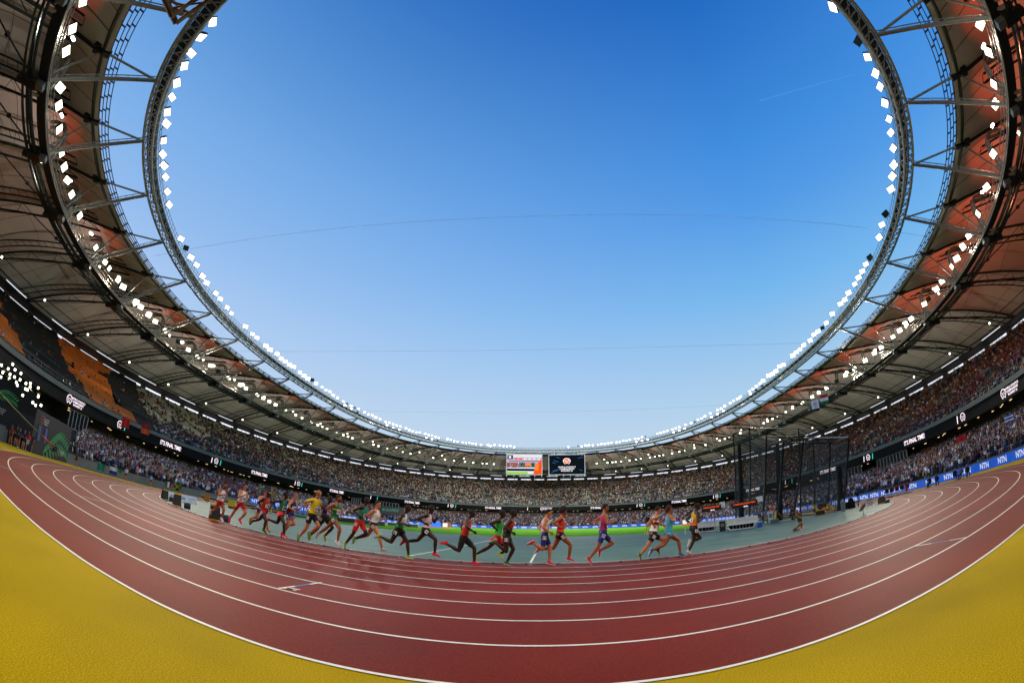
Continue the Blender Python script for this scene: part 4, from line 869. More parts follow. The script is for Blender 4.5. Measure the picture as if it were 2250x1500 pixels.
RUN = [
 (g1, dict(H=(335, 268), N=(300, 350), P=(235, 610), ER=(200, 470), WR=(330, 465), EL=(360, 520), WL=(385, 575), KR=(140, 790), AR=(20, 830), TR=(5, 930), KL=(320, 790), AL=(270, 975), TL=(300, 1050)), 37.0, dict(skin='tan', top=(228, 228, 232), shorts=(196, 24, 26), shoe=(226, 210, 206), beard=(24, 18, 16), sock=(20, 20, 22), num='3'), 'last runner of the line, bearded, white singlet and red shorts'),
 (g1, dict(H=(790, 288), N=(755, 375), P=(690, 640), ER=(640, 510), WR=(780, 475), EL=(840, 540), WL=(800, 605), KR=(540, 850), AR=(440, 1000), TR=(435, 1130), KL=(800, 860), AL=(665, 1020), TL=(720, 1145)), 37.0, dict(skin='light', top=(230, 230, 234), top2=(226, 232, 226), shorts=(204, 26, 30), shoe=(232, 24, 96), sole=(240, 70, 90), slen=.72, flare=1.0, num='9'), 'runner in white singlet, red half tights and bright pink shoes'),
 (g1, dict(H=(1295, 335), N=(1245, 430), P=(1110, 780), ER=(1110, 560), WR=(1190, 640), KR=(1060, 950), AR=(890, 1000), TR=(860, 1095), KL=(1275, 1000), AL=(1278, 1220), TL=(1350, 1312)), 36.75, dict(skin='light', top=(206, 196, 190), shorts=(24, 30, 70), shoe=(236, 104, 20), hair=(30, 22, 18), sock=(18, 18, 20), num='5'), 'fair runner in navy shorts and orange shoes, half hidden behind another'),
 (g2, dict(H=(335, 255), N=(290, 355), P=(220, 640), ER=(80, 465), WR=(150, 585), EL=(400, 470), WL=(385, 560), KR=(265, 920), AR=(235, 1110), TR=(260, 1190), KL=(110, 870), AL=(-90, 915), TL=(-140, 1010)), 37.2, dict(skin='dark', top=(196, 48, 22), top2=(160, 16, 22), shorts=(176, 18, 26), shoe=(60, 110, 60), sole=(170, 220, 40), headband=(230, 190, 170), slen=.35, num='7'), 'dark skinned runner in red and orange singlet with white headband'),
 (g2, dict(H=(745, 310), N=(700, 400), P=(610, 690), ER=(450, 440), WR=(465, 545), EL=(810, 480), WL=(795, 590), KR=(690, 955), AR=(690, 1230), TR=(800, 1315), KL=(510, 985), AL=(325, 865), TL=(215, 920)), 37.1, dict(skin='dark', top=(18, 126, 86), top2=(14, 110, 74), shorts=(222, 28, 30), shoe=(232, 24, 90), hair=(26, 18, 14), style='curly', flare=1.5, slen=.4, num='8'), 'runner in green singlet, loose red shorts and pink shoes'),
 (g2, dict(H=(965, 340), N=(905, 430), P=(830, 735), ER=(800, 600), WR=(850, 650), EL=(990, 680), WL=(1075, 615), KR=(790, 1060), AR=(640, 1210), TR=(615, 1320), KL=(930, 1000), AL=(730, 1020), TL=(680, 1120)), 36.8, dict(skin='light', top=(22, 28, 92), top2=(150, 24, 40), shorts=(26, 34, 110), shoe=(230, 24, 84), beard=(150, 140, 130), style='crop', hair=(120, 90, 70), slen=.55, flare=1.0, num='2'), 'shaven headed runner in navy and red with navy half tights'),
 (g3, dict(H=(645, 168), N=(590, 270), P=(490, 640), ER=(290, 360), WR=(375, 530), EL=(700, 450), WL=(690, 555), KR=(350, 990), AR=(150, 1200), TR=(150, 1340), KL=(650, 910), AL=(410, 1110), TL=(390, 1330)), 37.2, dict(skin='light', top=(222, 196, 30), shorts=(16, 22, 44), shoe=(120, 180, 60), sole=(30, 50, 60), hair=(150, 104, 48), glasses=1, tshirt=1, slen=.6, flare=1.1, num='56', s=1.04), 'tall fair runner in yellow T-shirt and dark wraparound sunglasses'),
 (g3, dict(H=(925, 285), N=(860, 385), P=(790, 680), ER=(750, 470), WR=(800, 560), EL=(920, 520), WL=(960, 580), KR=(610, 1000), AR=(450, 1130), TR=(430, 1230), KL=(995, 985), AL=(790, 1140), TL=(815, 1300)), 36.75, dict(skin='dark', top=(56, 60, 150), top2=(92, 40, 110), shorts=(26, 30, 26), shoe=(214, 220, 30), style='crop', flare=1.4, slen=.45, num='1'), 'dark skinned runner in purple and blue with black shorts, yellow shoes'),
 (g3, dict(H=(1125, 262), N=(1080, 370), P=(1020, 700), ER=(790, 510), WR=(960, 605), EL=(1195, 560), WL=(1170, 680), KR=(1150, 985), AR=(1085, 1300), TR=(1165, 1395), KL=(790, 1015), AL=(565, 1150), TL=(520, 1300)), 37.0, dict(skin='tan', top=(16, 104, 50), top2=(12, 84, 44), shorts=(20, 108, 48), shoe=(226, 216, 220), hair=(30, 22, 16), beard=(34, 24, 18), style='bun', band=(214, 222, 40), slen=.25, flare=1.3, num='6'), 'bearded runner with a hair bun, green kit with yellow stripe'),
 (g4, dict(H=(670, 205), N=(615, 300), P=(505, 640), ER=(330, 425), WR=(570, 590), EL=(640, 470), WL=(650, 560), KR=(345, 960), AR=(150, 1185), TR=(165, 1335), KL=(655, 925), AL=(375, 1030), TL=(335, 1180)), 37.0, dict(skin='dark', top=(20, 142, 112), top2=(24, 132, 104), shorts=(226, 30, 32), shoe=(120, 200, 60), sole=(230, 220, 220), slen=.72, flare=1.0, num='10'), 'runner in teal singlet and red half tights leaning forward'),
 (g4, dict(H=(905, 285), N=(870, 385), P=(810, 690), ER=(670, 510), WR=(750, 615), EL=(965, 610), WL=(1045, 585), KR=(930, 960), AR=(1000, 1265), TR=(1150, 1310), KL=(650, 1000), AL=(440, 1015), TL=(390, 960)), 36.75, dict(skin='light', top=(232, 228, 226), top2=(226, 222, 222), shorts=(18, 18, 20), shoe=(228, 214, 224), hair=(34, 26, 20), slen=.25, num='25'), 'fair runner in white singlet with black shorts and white shoes'),
 (g5, dict(H=(720, 190), N=(655, 275), P=(530, 605), ER=(520, 490), WR=(720, 525), EL=(455, 410), WL=(530, 440), KR=(370, 880), AR=(110, 740), TR=(-10, 800), KL=(715, 885), AL=(730, 1180), TL=(850, 1228)), 37.1, dict(skin='dark', top=(216, 226, 216), top2=(36, 146, 70), shorts=(16, 18, 18), shoe=(130, 190, 40), style='crop', slen=.4, flare=1.4, num='21', land=1), 'dark skinned runner in white and green singlet with black shorts'),
 (g5, dict(H=(1200, 218), N=(1140, 305), P=(1085, 620), ER=(900, 420), WR=(1090, 520), EL=(1260, 490), WL=(1300, 415), KR=(1310, 860), AR=(1265, 1140), TR=(1410, 1215), KL=(900, 875), AL=(600, 885), TL=(505, 1000)), 36.9, dict(skin='dark', top=(220, 190, 196), shorts=(18, 18, 20), shoe=(234, 28, 88), sole=(236, 90, 60), slen=.35, num='4'), 'dark skinned runner in pale pink singlet, bright pink shoes mid stride'),
 (g6, dict(H=(875, 210), N=(800, 315), P=(690, 720), ER=(745, 495), WR=(900, 600), EL=(560, 490), WL=(650, 535), KR=(585, 1020), AR=(275, 850), TR=(115, 855), KL=(925, 970), AL=(918, 1280), TL=(1090, 1345)), 37.5, dict(skin='dark', top=(206, 70, 46), top2=(190, 36, 22), shorts=(18, 22, 24), shoe=(236, 26, 90), sole=(240, 90, 40), slen=.72, flare=1.05, num='12', land=1, hip=False, band=(200, 196, 190)), 'dark skinned runner in red and black singlet with black half tights'),
 (g7, dict(H=(690, 150), N=(625, 255), P=(570, 680), ER=(390, 370), WR=(560, 520), KR=(360, 930), AR=(65, 1085), TR=(60, 1180), KL=(790, 1000), AL=(625, 1085), TL=(735, 1240)), 36.9, dict(skin='dark', top=(34, 160, 50), top2=(40, 190, 60), shorts=(216, 30, 26), shoe=(190, 220, 30), slen=.5, flare=1.4, num='14'), 'dark skinned runner in bright green singlet and loose red shorts'),
 (g7, dict(H=(950, 198), N=(895, 310), P=(785, 700), ER=(745, 520), WR=(925, 640), EL=(720, 500), WL=(720, 590), KR=(775, 1090), AR=(500, 855), TR=(320, 880), KL=(945, 1020), AL=(775, 1350), TL=(930, 1425)), 37.5, dict(skin='dark', top=(190, 40, 26), top2=(34, 22, 22), shorts=(30, 38, 38), shoe=(70, 110, 60), sole=(200, 210, 200), slen=.4, flare=1.2, num='13', land=1), 'dark skinned runner in red and black singlet with dark loose shorts'),
 (h1, dict(H=(620, 268), N=(560, 370), P=(530, 720), ER=(490, 585), WR=(690, 705), EL=(375, 625), WL=(450, 650), KR=(480, 1120), AR=(262, 930), TR=(75, 980), KL=(655, 1030), AL=(640, 1390), TL=(810, 1460)), 37.2, dict(skin='light', top=(226, 218, 210), shorts=(18, 48, 140), shoe=(226, 24, 80), slen=.78, flare=1.0, num='17', land=1), 'fair runner in white singlet, blue half tights and red shoes'),
 (h1, dict(H=(975, 240), N=(905, 350), P=(885, 740), ER=(705, 510), WR=(920, 615), EL=(1015, 590), WL=(1045, 570), KR=(1120, 990), AR=(1085, 1310), TR=(1240, 1385), KL=(735, 1085), AL=(390, 1090), TL=(275, 1220)), 36.95, dict(skin='tan', top=(232, 52, 36), shorts=(16, 16, 20), shoe=(236, 30, 90), style='afro', slen=.3, flare=1.15, num='15'), 'runner with big curly black hair in bright red singlet and black shorts'),
 (h2, dict(H=(610, 140), N=(570, 245), P=(550, 670), ER=(630, 490), WR=(810, 440), EL=(335, 480), WL=(470, 520), KR=(430, 1020), AR=(225, 1285), TR=(310, 1420), KL=(795, 960), AL=(475, 1080), TL=(455, 1240)), 37.3, dict(skin='tan', top=(198, 40, 110), top2=(150, 34, 96), shorts=(14, 50, 150), shoe=(236, 26, 88), hair=(26, 20, 16), slen=.7, flare=1.0, num='20', bib=False, bibback=1, land=1), 'runner alone in magenta singlet and royal blue half tights'),
 (h3, dict(H=(605, 200), N=(545, 295), P=(480, 740), ER=(425, 420), WR=(525, 600), KR=(350, 1040), AR=(170, 1255), TR=(185, 1465), KL=(725, 905), AL=(605, 1130), TL=(640, 1340)), 37.1, dict(skin='light', top=(232, 228, 226), top2=(236, 234, 234), band=(20, 18, 20), band2=(214, 60, 30), shorts=(18, 20, 24), shoe=(60, 110, 40), sole=(226, 214, 206), sock=(20, 22, 40), slen=.6, flare=1.05, num='11', land=1), 'runner in white singlet with black, yellow and red chest stripes'),
 (h3, dict(H=(865, 185), N=(850, 280), P=(850, 720), ER=(930, 455), WR=(985, 385), EL=(635, 510), WL=(710, 560), KR=(745, 1005), AR=(410, 1165), TR=(345, 1310), KL=(1085, 915), AL=(1130, 1245), TL=(1240, 1290)), 37.0, dict(skin='tan', top=(70, 176, 214), top2=(74, 180, 216), shorts=(70, 176, 214), shoe=(40, 110, 180), sole=(226, 226, 230), hair=(60, 40, 24), style='long', slen=.2, bib=False, bibback=1, hip=False, num='18', land=1), 'long haired runner in sky blue and white kit seen from behind'),
 (h4, dict(H=(660, 215), N=(620, 295), P=(580, 680), ER=(690, 550), WR=(770, 480), EL=(400, 520), WL=(500, 575), KR=(575, 985), AR=(460, 1240), TR=(555, 1360), KL=(765, 960), AL=(500, 1015), TL=(430, 1150)), 36.9, dict(skin='dark', top=(220, 176, 34), top2=(226, 110, 30), shorts=(16, 14, 18), shoe=(216, 216, 210), sole=(230, 226, 226), slen=.45, flare=1.3, bib=False, bibback=1, num='6', land=1), 'leading dark skinned runner in yellow and orange singlet with white shoes'),
]
if 1:
  for reg, pts, rad, o, lab in RUN: runner(reg, pts, rad, o, label=lab, cat='runner', group=GR)
# ------------------------------------------------------------------ things on and round the infield
def face(p, turn=0):
    """z rotation that turns a thing's front (-Y) towards the camera side"""
    return math.atan2(CAM.x - p[0], -(CAM.y - p[1])) * -1 * -1 + turn if False else math.atan2(p[1] - CAM.y, p[0] - CAM.x) - PI / 2 + turn
def plane_box(e, name, c, size, m, rz=0): b = MB(); b.box(c, size, rz); return b.build(name, m, e)
def lettering(e, s, size, pos, m, bold=.02, name='lettering', sx=1.):
    V, F = text_mb(s, size, 0, bold); V = V.copy(); V[:, 0] *= sx; return MB().add(V + np.array(pos), F).build(name, m, e)
P_ = lambda nm, c, **k: mat(nm, c, k.pop('rough', .55), **k)
M_yel = P_('warm_yellow', (214, 152, 28)); M_blk = P_('speaker_black', (18, 19, 22)); M_wh = P_('panel_white', (226, 228, 228)); M_gry = P_('case_grey', (104, 114, 120)); M_or = P_('signal_orange', (190, 92, 14))
M_ora = mat('led_orange', (255, 90, 20), .5, var=0, emit=(255, 84, 20), es=1.6); M_teal = P_('banner_teal', (24, 128, 104)); M_navy = P_('stage_navy', (9, 13, 24), rough=.7)
# video screens on the far side of the roof ring
def screen(px0, px1, ytop, ybot, lab, fill):
    d_ = 181.; a, b_ = dp(px0, ytop, d_), dp(px1, ytop, d_); c = dp((px0 + px1) / 2, (ytop + ybot) / 2, d_); w = (b_ - a).length; h = (dp(px0, ytop, d_) - dp(px0, ybot, d_)).length
    e = empty('video_screen', c, face(c), label=lab, cat='video screen'); m = MB(); m.box((0, .5, 0), (w + .7, .6, h + .7)); m.build('frame', P_('screen_frame', (150, 156, 158), metal=.3), e)
    m = MB()
    for k in range(6): m.box((-w / 2 + w * k / 5, .3, -h / 2 - .7), (.2, .2, .7))
    for x in (-w * .35, w * .35): m.box((x, .9, h / 2 + 1.0), (.25, .25, 2.2))
    m.build('bracket', M_steel, e); fill(e, w, h)
def fill1(e, w, h):
    E_ = lambda n, c, es=1.0: mat('screen_' + n, c, .5, var=0, emit=c, es=es)
    m = MB(); mats_ = [E_('white', (238, 232, 240), .95), E_('grey', (150, 140, 158)), E_('crowd_red', (150, 90, 84)), E_('teal', (20, 86, 84)), E_('green', (150, 214, 60)), E_('orange', (250, 84, 30)), E_('navy', (24, 30, 70)), E_('mauve', (196, 180, 206)), E_('amber', (246, 140, 50))]
    def r(x0, x1, z0, z1, mi, y=.17): m.quad(((x0 - .5) * w, y, (z0 - .5) * h), ((x1 - .5) * w, y, (z0 - .5) * h), ((x1 - .5) * w, y, (z1 - .5) * h), ((x0 - .5) * w, y, (z1 - .5) * h), mi=mi)
    r(0, 1, 0, 1, 7); r(0, 1, .86, 1, 0, .16); r(.05, 1, .62, .70, 1, .16)
    for k in range(6): r(.22 + k * .13, .31 + k * .13, .74, .82, 5 if k in (0, 1) else 0, .155)
    for k in range(90): x, z = rng.uniform(0, .97), rng.uniform(.3, .58); r(x, x + .03, z, z + .03, int(rng.choice([0, 1, 2, 2, 6])), .15)
    r(0, .36, .3, .58, 2, .165); r(.34, .8, .36, .58, 3, .16); r(.52, .7, .42, .57, 8, .145); r(.0, 1, .29, .33, 0, .144); r(.0, 1, .14, .28, 6, .16); r(0, 1, 0, .12, 4, .15); r(0, 1, .12, .16, 0, .15)
    r(.6, .76, .02, .14, 0, .14); r(.01, .17, .76, .97, 6, .14); r(.05, .12, .8, .93, 0, .13)
    m.quad(*[((x - .5) * w, .12, (z - .5) * h) for x, z in ((.77, 0), (1, 0), (1, .84), (.93, .62), (.82, .5), (.79, .25))], mi=5)
    m.quad(*[((x - .5) * w, .11, (z - .5) * h) for x, z in ((.79, .2), (.9, .18), (.92, .55), (.83, .48))], mi=8); m.build('picture', mats_, e)
def fill2(e, w, h):
    bk = mat('screen_black', (14, 20, 28), .5, var=0, emit=(16, 22, 30), es=.9); MB().quad((-w / 2, .17, -h / 2), (w / 2, .17, -h / 2), (w / 2, .17, h / 2), (-w / 2, .17, h / 2)).build('picture', bk, e)
    wv = mat('screen_white2', (250, 250, 250), .5, var=0, emit=(250, 246, 250), es=1.3); oc = mat('screen_orange2', (250, 120, 50), .5, var=0, emit=(250, 110, 40), es=1.2)
    a = np.linspace(R(155), R(25), 14); fan = [(.0, -.30)] + [(.62 * math.cos(x) * 1.0, .62 * math.sin(x) - .1) for x in a]; k = h * .33; zc = h * .14
    V = [(x * k, .14, z * k + zc) for x, z in fan]; MB().add(V, [tuple([0] + list(range(len(V) - 1, 0, -1)))]).build('emblem', oc, e)
    V, F = emblem(h * .36); V = V * np.array((1.0, 1, .9)) + np.array((0, .1, zc + h * .03)); MB().add(V, F).build('emblem_outline', wv, e)
    for i, tx in enumerate(('WORLD ATHLETICS', 'CHAMPIONSHIPS', 'BUDAPEST 23')): lettering(e, tx, h * .1, (0, .12, -h * .13 - i * h * .095), wv, .015)
    bl = mat('screen_blue', (50, 110, 170), .5, var=0, emit=(50, 110, 170), es=.8); m = MB()
    for x, z, l in ((-.44, -.4, .2), (-.4, -.33, .16), (-.42, .1, .1), (-.38, .2, .14), (.33, .3, .16), (.36, -.3, .1), (-.3, .38, .1)):
        s_ = 1 if x * z > 0 else -1; m.quad(*[((x + q[0]) * w * .98, .13, (z + q[1]) * h) for q in ((0, 0), (l, l * .5 * s_), (l, l * .5 * s_ + .025), (0, .035))])
    m.build('streaks', bl, e); m = MB(); m.box((-.06 * w, .12, -.36 * h), (w * .12, .02, h * .02), 0, 0); m.box((.08 * w, .12, -.36 * h), (w * .12, .02, h * .02), 0, 1); m.build('underline', [mat('screen_red', (200, 30, 60), .5, var=0, emit=(200, 30, 60), es=1), mat('screen_teal2', (40, 190, 160), .5, var=0, emit=(40, 190, 160), es=1)], e)
screen(1114, 1190, 998, 1041, 'left of two giant video screens, showing bright stadium footage with an orange shirt', fill1)
screen(1207, 1284, 999, 1041, 'right of two giant video screens, black with an orange fan emblem', fill2)
# loudspeakers, monitors
def speaker(px, py, w, h, lab, turn=0, d_=.5):
    p = gp(px, py); e = empty('loudspeaker', p, face(p, turn), label=lab, cat='loudspeaker')
    b = MB(); b.loft([[(x * w / 2 * k, y * d_ / 2 * k, z) for x, y in ((-1, -1), (1, -1), (1, 1), (-1, 1))] for z, k in ((.08, 1), (h * .9, .8))], caps=True); b.build('cabinet', M_blk, e)
    plane_box(e, 'top_cap', (0, 0, h * .94), (w * .84, d_ * .84, h * .1), M_yel); plane_box(e, 'base', (0, 0, .045), (w * 1.08, d_ * 1.1, .07), M_yel)
    b = MB(); b.quad((-w * .42, -d_ * .5, .14), (w * .42, -d_ * .5, .14), (w * .34, -d_ * .415, h * .82), (-w * .34, -d_ * .415, h * .82)); b.build('grille', P_('grille', (34, 36, 38), scale=60, var=.5), e)
speaker(361, 1098, .45, .72, 'black loudspeaker with yellow cap at the far left tip of the kerb', .3)
speaker(388, 1112, .46, .76, 'black loudspeaker with yellow cap in front of the white board', .2)
speaker(470, 1143, .52, .74, 'black loudspeaker with yellow cap beside the last runner', .1)
speaker(1938, 1106, .62, .66, 'black loudspeaker with yellow cap at the far right tip of the kerb', -.3)
def wedge(px, py, w, h, lab, turn=0):
    p = gp(px, py); e = empty('floor_monitor', p, face(p, turn), label=lab, cat='floor monitor'); b = MB()
    b.loft([[(x * w / 2, y, z) for y, z in ((-.24, .01), (.24, .01), (.24, h), (-.05, h), (-.24, h * .45))] for x in (-1, 1)], caps=True); b.build('cabinet', M_blk, e); b = MB(); b.quad((-w * .45, -.236, h * .5), (w * .45, -.236, h * .5), (w * .45, -.07, h * .96), (-w * .45, -.07, h * .96)); b.build('grille', MATS['grille'], e)
wedge(376, 1101, .34, .3, 'small black monitor between the two left loudspeakers'); wedge(411, 1117, .4, .32, 'small black monitor behind the white board'); wedge(493, 1146, .34, .34, 'small black monitor right of the loudspeaker beside the last runner', .4); wedge(1950, 1104, .4, .24, 'small black monitor at the foot of the right loudspeaker')
# white board with lettering
a, b_ = gp(366, 1096), gp(431, 1107); c = (a + b_) / 2; d = b_ - a; L_ = d.length; e = empty('event_board', c, math.atan2(d.y, d.x), label='low white board lettered EUROVISIONSPORT on the infield at the left', cat='sign board')
if (Vector((math.sin(e.rotation_euler.z), -math.cos(e.rotation_euler.z), 0))).dot(CAM - c) < 0: e.rotation_euler.z += PI
hb_ = .56; plane_box(e, 'panel', (0, 0, hb_ / 2 + .02), (L_, .08, hb_), M_wh); lettering(e, 'EUROVISION', hb_ * .56, (-L_ * .17, -.045, hb_ / 2), P_('ink_blue', (36, 50, 110)), .03, sx=L_ * .55 / (hb_ * .56 * 6.6)); lettering(e, 'SPORT', hb_ * .5, (L_ * .32, -.045, hb_ / 2), P_('ink_pale', (140, 150, 190)), 0, sx=L_ * .26 / (hb_ * .5 * 3.4))
# espn board
p = gp(1912, 1109); e = empty('broadcaster_board', p, face(p, .1), label='small square white board with red ESPN lettering near the right kerb', cat='sign board'); plane_box(e, 'panel', (0, 0, .36), (.66, .06, .62), M_wh); lettering(e, 'ESPN', .26, (0, -.035, .46), P_('ink_red', (190, 20, 30)), .03); plane_box(e, 'stripe', (0, -.04, .22), (.5, .01, .06), MATS['ink_red']); plane_box(e, 'foot', (0, .1, .02), (.5, .3, .03), M_blk)
# furry microphone
p = gp(1897, 1135); e = empty('microphone', p, face(p), label='furry grey brown microphone on a low stand by the right kerb', cat='microphone'); b = MB()
R_ = Matrix.Rotation(.7, 3, 'Y'); ax = [R_ @ Vector(q) for q in ((1, 0, 0), (0, 1, 0), (0, 0, 1))]; ell(b, Vector((-.02, 0, .5)), ax, (.09, .09, .24), 12, 9); ell(b, Vector((.05, 0, .55)), ax, (.1, .1, .16), 12, 9)
for q in range(60): th, a_ = rng.uniform(.2, 2.9), rng.uniform(0, 6.28); v = ax[0] * .09 * math.sin(th) * math.cos(a_) + ax[1] * .09 * math.sin(th) * math.sin(a_) + ax[2] * .24 * math.cos(th); c0 = Vector((-.02, 0, .5)) + v; b.tube([c0, c0 + v.normalized() * .035], [.012, .002], 3)
b.build('wind_cover', P_('fur', (92, 82, 66), rough=.95), e); b = MB(); b.tube([(0, 0, .42), (.02, 0, .05)], .02, 6)
for a_ in (0, 2.1, 4.2): b.tube([(.02, 0, .12), (.02 + .26 * math.cos(a_), .26 * math.sin(a_), .015)], .014, 5)
b.build('stand', M_black, e)
# benches
def bench(px, py, w, lab, bays):
    p = gp(px, py); e = empty('team_bench', p, face(p, .12), label=lab, cat='bench'); h = .95
    b = MB(); b.loft([[(x * w / 2 + q, y, z) for y, z in ((-.1, .5), (-.16, h), (.1, h + .02), (.2, .55))] for x, q in ((-1, .1), (1, .05))], caps=True); b.build('backrest', M_wh, e)
    prof = [(-w / 2 + .05, .3), (-w / 2 + .35, .06), (w / 2 - .45, .06), (w / 2, .5), (w / 2 - .1, .56), (w / 2 - .5, .14), (-w / 2 + .4, .14), (-w / 2 + .12, .38)]
    b = MB(); b.tube([(x, -.16, z) for x, z in ((-w / 2 + .1, .5), (-w / 2 + .02, .3), (-w / 2 + .3, .07), (w / 2 - .4, .07), (w / 2 - .05, .5))], .05, 6); b.tube([(x, .6, z) for x, z in ((-w / 2 + .1, .5), (-w / 2 + .02, .3), (-w / 2 + .3, .07), (w / 2 - .4, .07), (w / 2 - .05, .5))], .05, 6); b.box((0, .2, .47), (w - .2, .8, .08)); b.build('frame', M_wh, e)
    for k in range(bays): x = -w / 2 + .4 + (w - .9) * (k + .5) / bays; plane_box(e, 'divider', (x, .2, .28), (.05, .6, .36), M_gry)
    plane_box(e, 'painted_shade', (0, .5, .28), (w - .5, .05, .36), M_dark)  # dark sheet painted as the shade under the seat
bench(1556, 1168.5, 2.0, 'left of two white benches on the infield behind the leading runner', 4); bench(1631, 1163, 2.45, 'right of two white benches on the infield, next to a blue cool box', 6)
p = gp(1512, 1172); e = empty('side_table', p, face(p, .1), label='tiny white side table left of the white benches', cat='table'); plane_box(e, 'top', (0, 0, .5), (.6, .5, .04), M_wh)
for x in (-.27, .27):
    for y in (-.22, .22): plane_box(e, 'leg', (x, y, .24), (.05, .05, .48), M_wh)
p = gp(1670, 1158); e = empty('cool_box', p, face(p), label='blue cool box with pale lid standing right of the benches', cat='cool box'); b = MB(); b.loft([[(x * .22 * k, y * .2 * k, z) for x, y in ((-1, -1), (1, -1), (1, 1), (-1, 1))] for z, k in ((.02, .9), (.38, 1))], caps=True); b.build('body', P_('box_blue', (24, 92, 190)), e); plane_box(e, 'lid', (0, 0, .42), (.46, .42, .06), P_('box_pale', (150, 190, 220))); b = MB(); b.tube([(-.23, 0, .34), (-.25, 0, .5), (.25, 0, .5), (.23, 0, .34)], .015, 5); b.build('handle', M_wh, e)
for (px, py, w, h, c, nm, lab) in ((1679, 1151, .9, .75, (70, 74, 74), 'equipment_table', 'dark equipment table behind the cool box'), (1694, 1150, .5, 1.2, (196, 204, 204), 'printer_cabinet', 'tall pale printer cabinet behind the benches'), (1702, 1149, .8, .38, (112, 126, 132), 'equipment_case', 'low grey equipment case beside the printer cabinet'), (1588, 1167, .5, .85, (22, 24, 26), 'waste_bin', 'black bin between the two white benches')):
    p = gp(px, py); e = empty(nm, p, face(p), label=lab, cat=nm.replace('_', ' ')); mm = P_('c_' + nm, c)
    if 'table' in nm:
        plane_box(e, 'top', (0, 0, h), (w, .6, .05), mm)
        for x in (-.4, .4):
            for y in (-.25, .25): plane_box(e, 'leg', (x * w, y, h / 2), (.04, .04, h), M_blk)
        plane_box(e, 'monitor', (.1, 0, h + .25), (.45, .06, .36), M_gry)
    else:
        b = MB(); b.loft([[(x * w / 2 * k, y * .25 * k, z) for x, y in ((-1, -1), (1, -1), (1, 1), (-1, 1))] for z, k in ((.02, .94), (h * .95, 1), (h, .9))], caps=True); b.build('body', mm, e); plane_box(e, 'panel', (0, -.262, h * .62), (w * .6, .02, h * .3), M_gry); plane_box(e, 'rim', (0, 0, h * .97), (w * 1.04, .54, h * .03), M_blk if 'bin' in nm else M_wh)
# electronic result boards on posts
for (x0, x1, yt, yb, base, lab) in ((1536, 1590, 1108, 1124, 1166, 'left electronic board with orange lettering above the benches'), (1600, 1672, 1098, 1117, 1160, 'right electronic board with orange lettering above the benches')):
    d_ = 38.; c = dp((x0 + x1) / 2, (yt + yb) / 2, d_); w = (dp(x0, yt, d_) - dp(x1, yt, d_)).length; h = .55; e = empty('result_board', (c.x, c.y, 0), face(c), label=lab, cat='result board'); z = c.z
    rot = Matrix.Rotation(-.04, 3, 'Y'); b = MB(); b.box((0, 0, z), (w * .8, .16, h * .85), 0, 0, rot); b.build('panel', M_blk, e); V, F = text_mb('STEEPLECHASE MEN', h * .3, .09, .0); V = V.copy(); V[:, 0] *= w * .66 / max(.1, np.ptp(V[:, 0])); V = V @ np.array(rot).T; MB().add(V + np.array((0, 0, z + .08)), F).build('lettering', M_ora, e); V, F = text_mb('FINAL', h * .25, .09, .02); V = V @ np.array(rot).T; MB().add(V + np.array((.1, 0, z - .16)), F).build('lettering', M_led, e)
    b = MB(); b.box((w * .46, 0, z + w * .1), (w * .2, .1, h * .8), 0, 0, rot); b.build('side_panel', M_wh, e); b = MB(); b.tube([(w * .1, .05, 0), (w * .1, .05, z)], .05, 6); b.tube([(-.4, 0, .03), (.6, 0, .03)], .05, 6); b.build('post', M_steel, e)
# hammer cage
netm = bpy.data.materials.new('net'); netm.use_nodes = True; t = netm.node_tree; bs = t.nodes['Principled BSDF']; bs.inputs['Base Color'].default_value = (.01, .014, .012, 1); bs.inputs['Roughness'].default_value = .9
tr = nd(t, 'ShaderNodeBsdfTransparent'); mxs = nd(t, 'ShaderNodeMixShader'); mxs.inputs[0].default_value = .6; t.links.new(tr.outputs[0], mxs.inputs[1]); t.links.new(bs.outputs[0], mxs.inputs[2]); t.links.new(mxs.outputs[0], t.nodes['Material Output'].inputs[0])
netd = netm.copy(); netd.name = 'net_bunched'; [n for n in netd.node_tree.nodes if n.type == 'MIX_SHADER'][0].inputs[0].default_value = .86
posts = [(1611, 953, 1616, 56), (1647, 940, 1645, 52), (1684, 958, 1674, 47), (1721, 973, 1706, 45), (1766, 962, 1741, 44), (1754, 941, 1758, 60), (1786, 958, 1790, 57), (1824, 972, 1818, 50), (1865, 960, 1852, 43)]
tops, bases = [], []
for xt, yt, xb, d_ in posts: tops.append(dp(xt, yt, d_)); q = dp(xb, 1128, d_); bases.append(Vector((q.x, q.y, 0)))
cg = sum(bases, Vector()) / 9; cage = empty('hammer_cage', cg, label='tall throwing cage of black posts hung with dark green netting on the infield', cat='throwing cage')
for a, b_ in zip(bases, tops): m = MB(); m.tube([a - cg, b_ - cg], [.13, .08], 8); m.build('post', M_black, cage)
for i, j in ((0, 3), (1, 5), (2, 6), (3, 7), (4, 8), (0, 1), (7, 8), (5, 6)): m = MB(); m.tube([tops[i] - cg, tops[j] - cg], .07, 6); m.build('top_bar', M_steel if i in (1, 4) else M_black, cage)
def net(a, b_, c, d, mt, folds=8):
    m = MB(); rows = []
    for k in range(folds * 2 + 1):
        f = k / (folds * 2); lo, hi = a.lerp(b_, f), d.lerp(c, f); o_ = Vector((0, .12 * (1 if k % 2 else -1), 0)); rows.append([lo - cg + o_, lo.lerp(hi, .5) - cg + o_ * .6, hi - cg])
    m.loft(rows, closed=False, smooth=True); m.build('net', mt, cage)
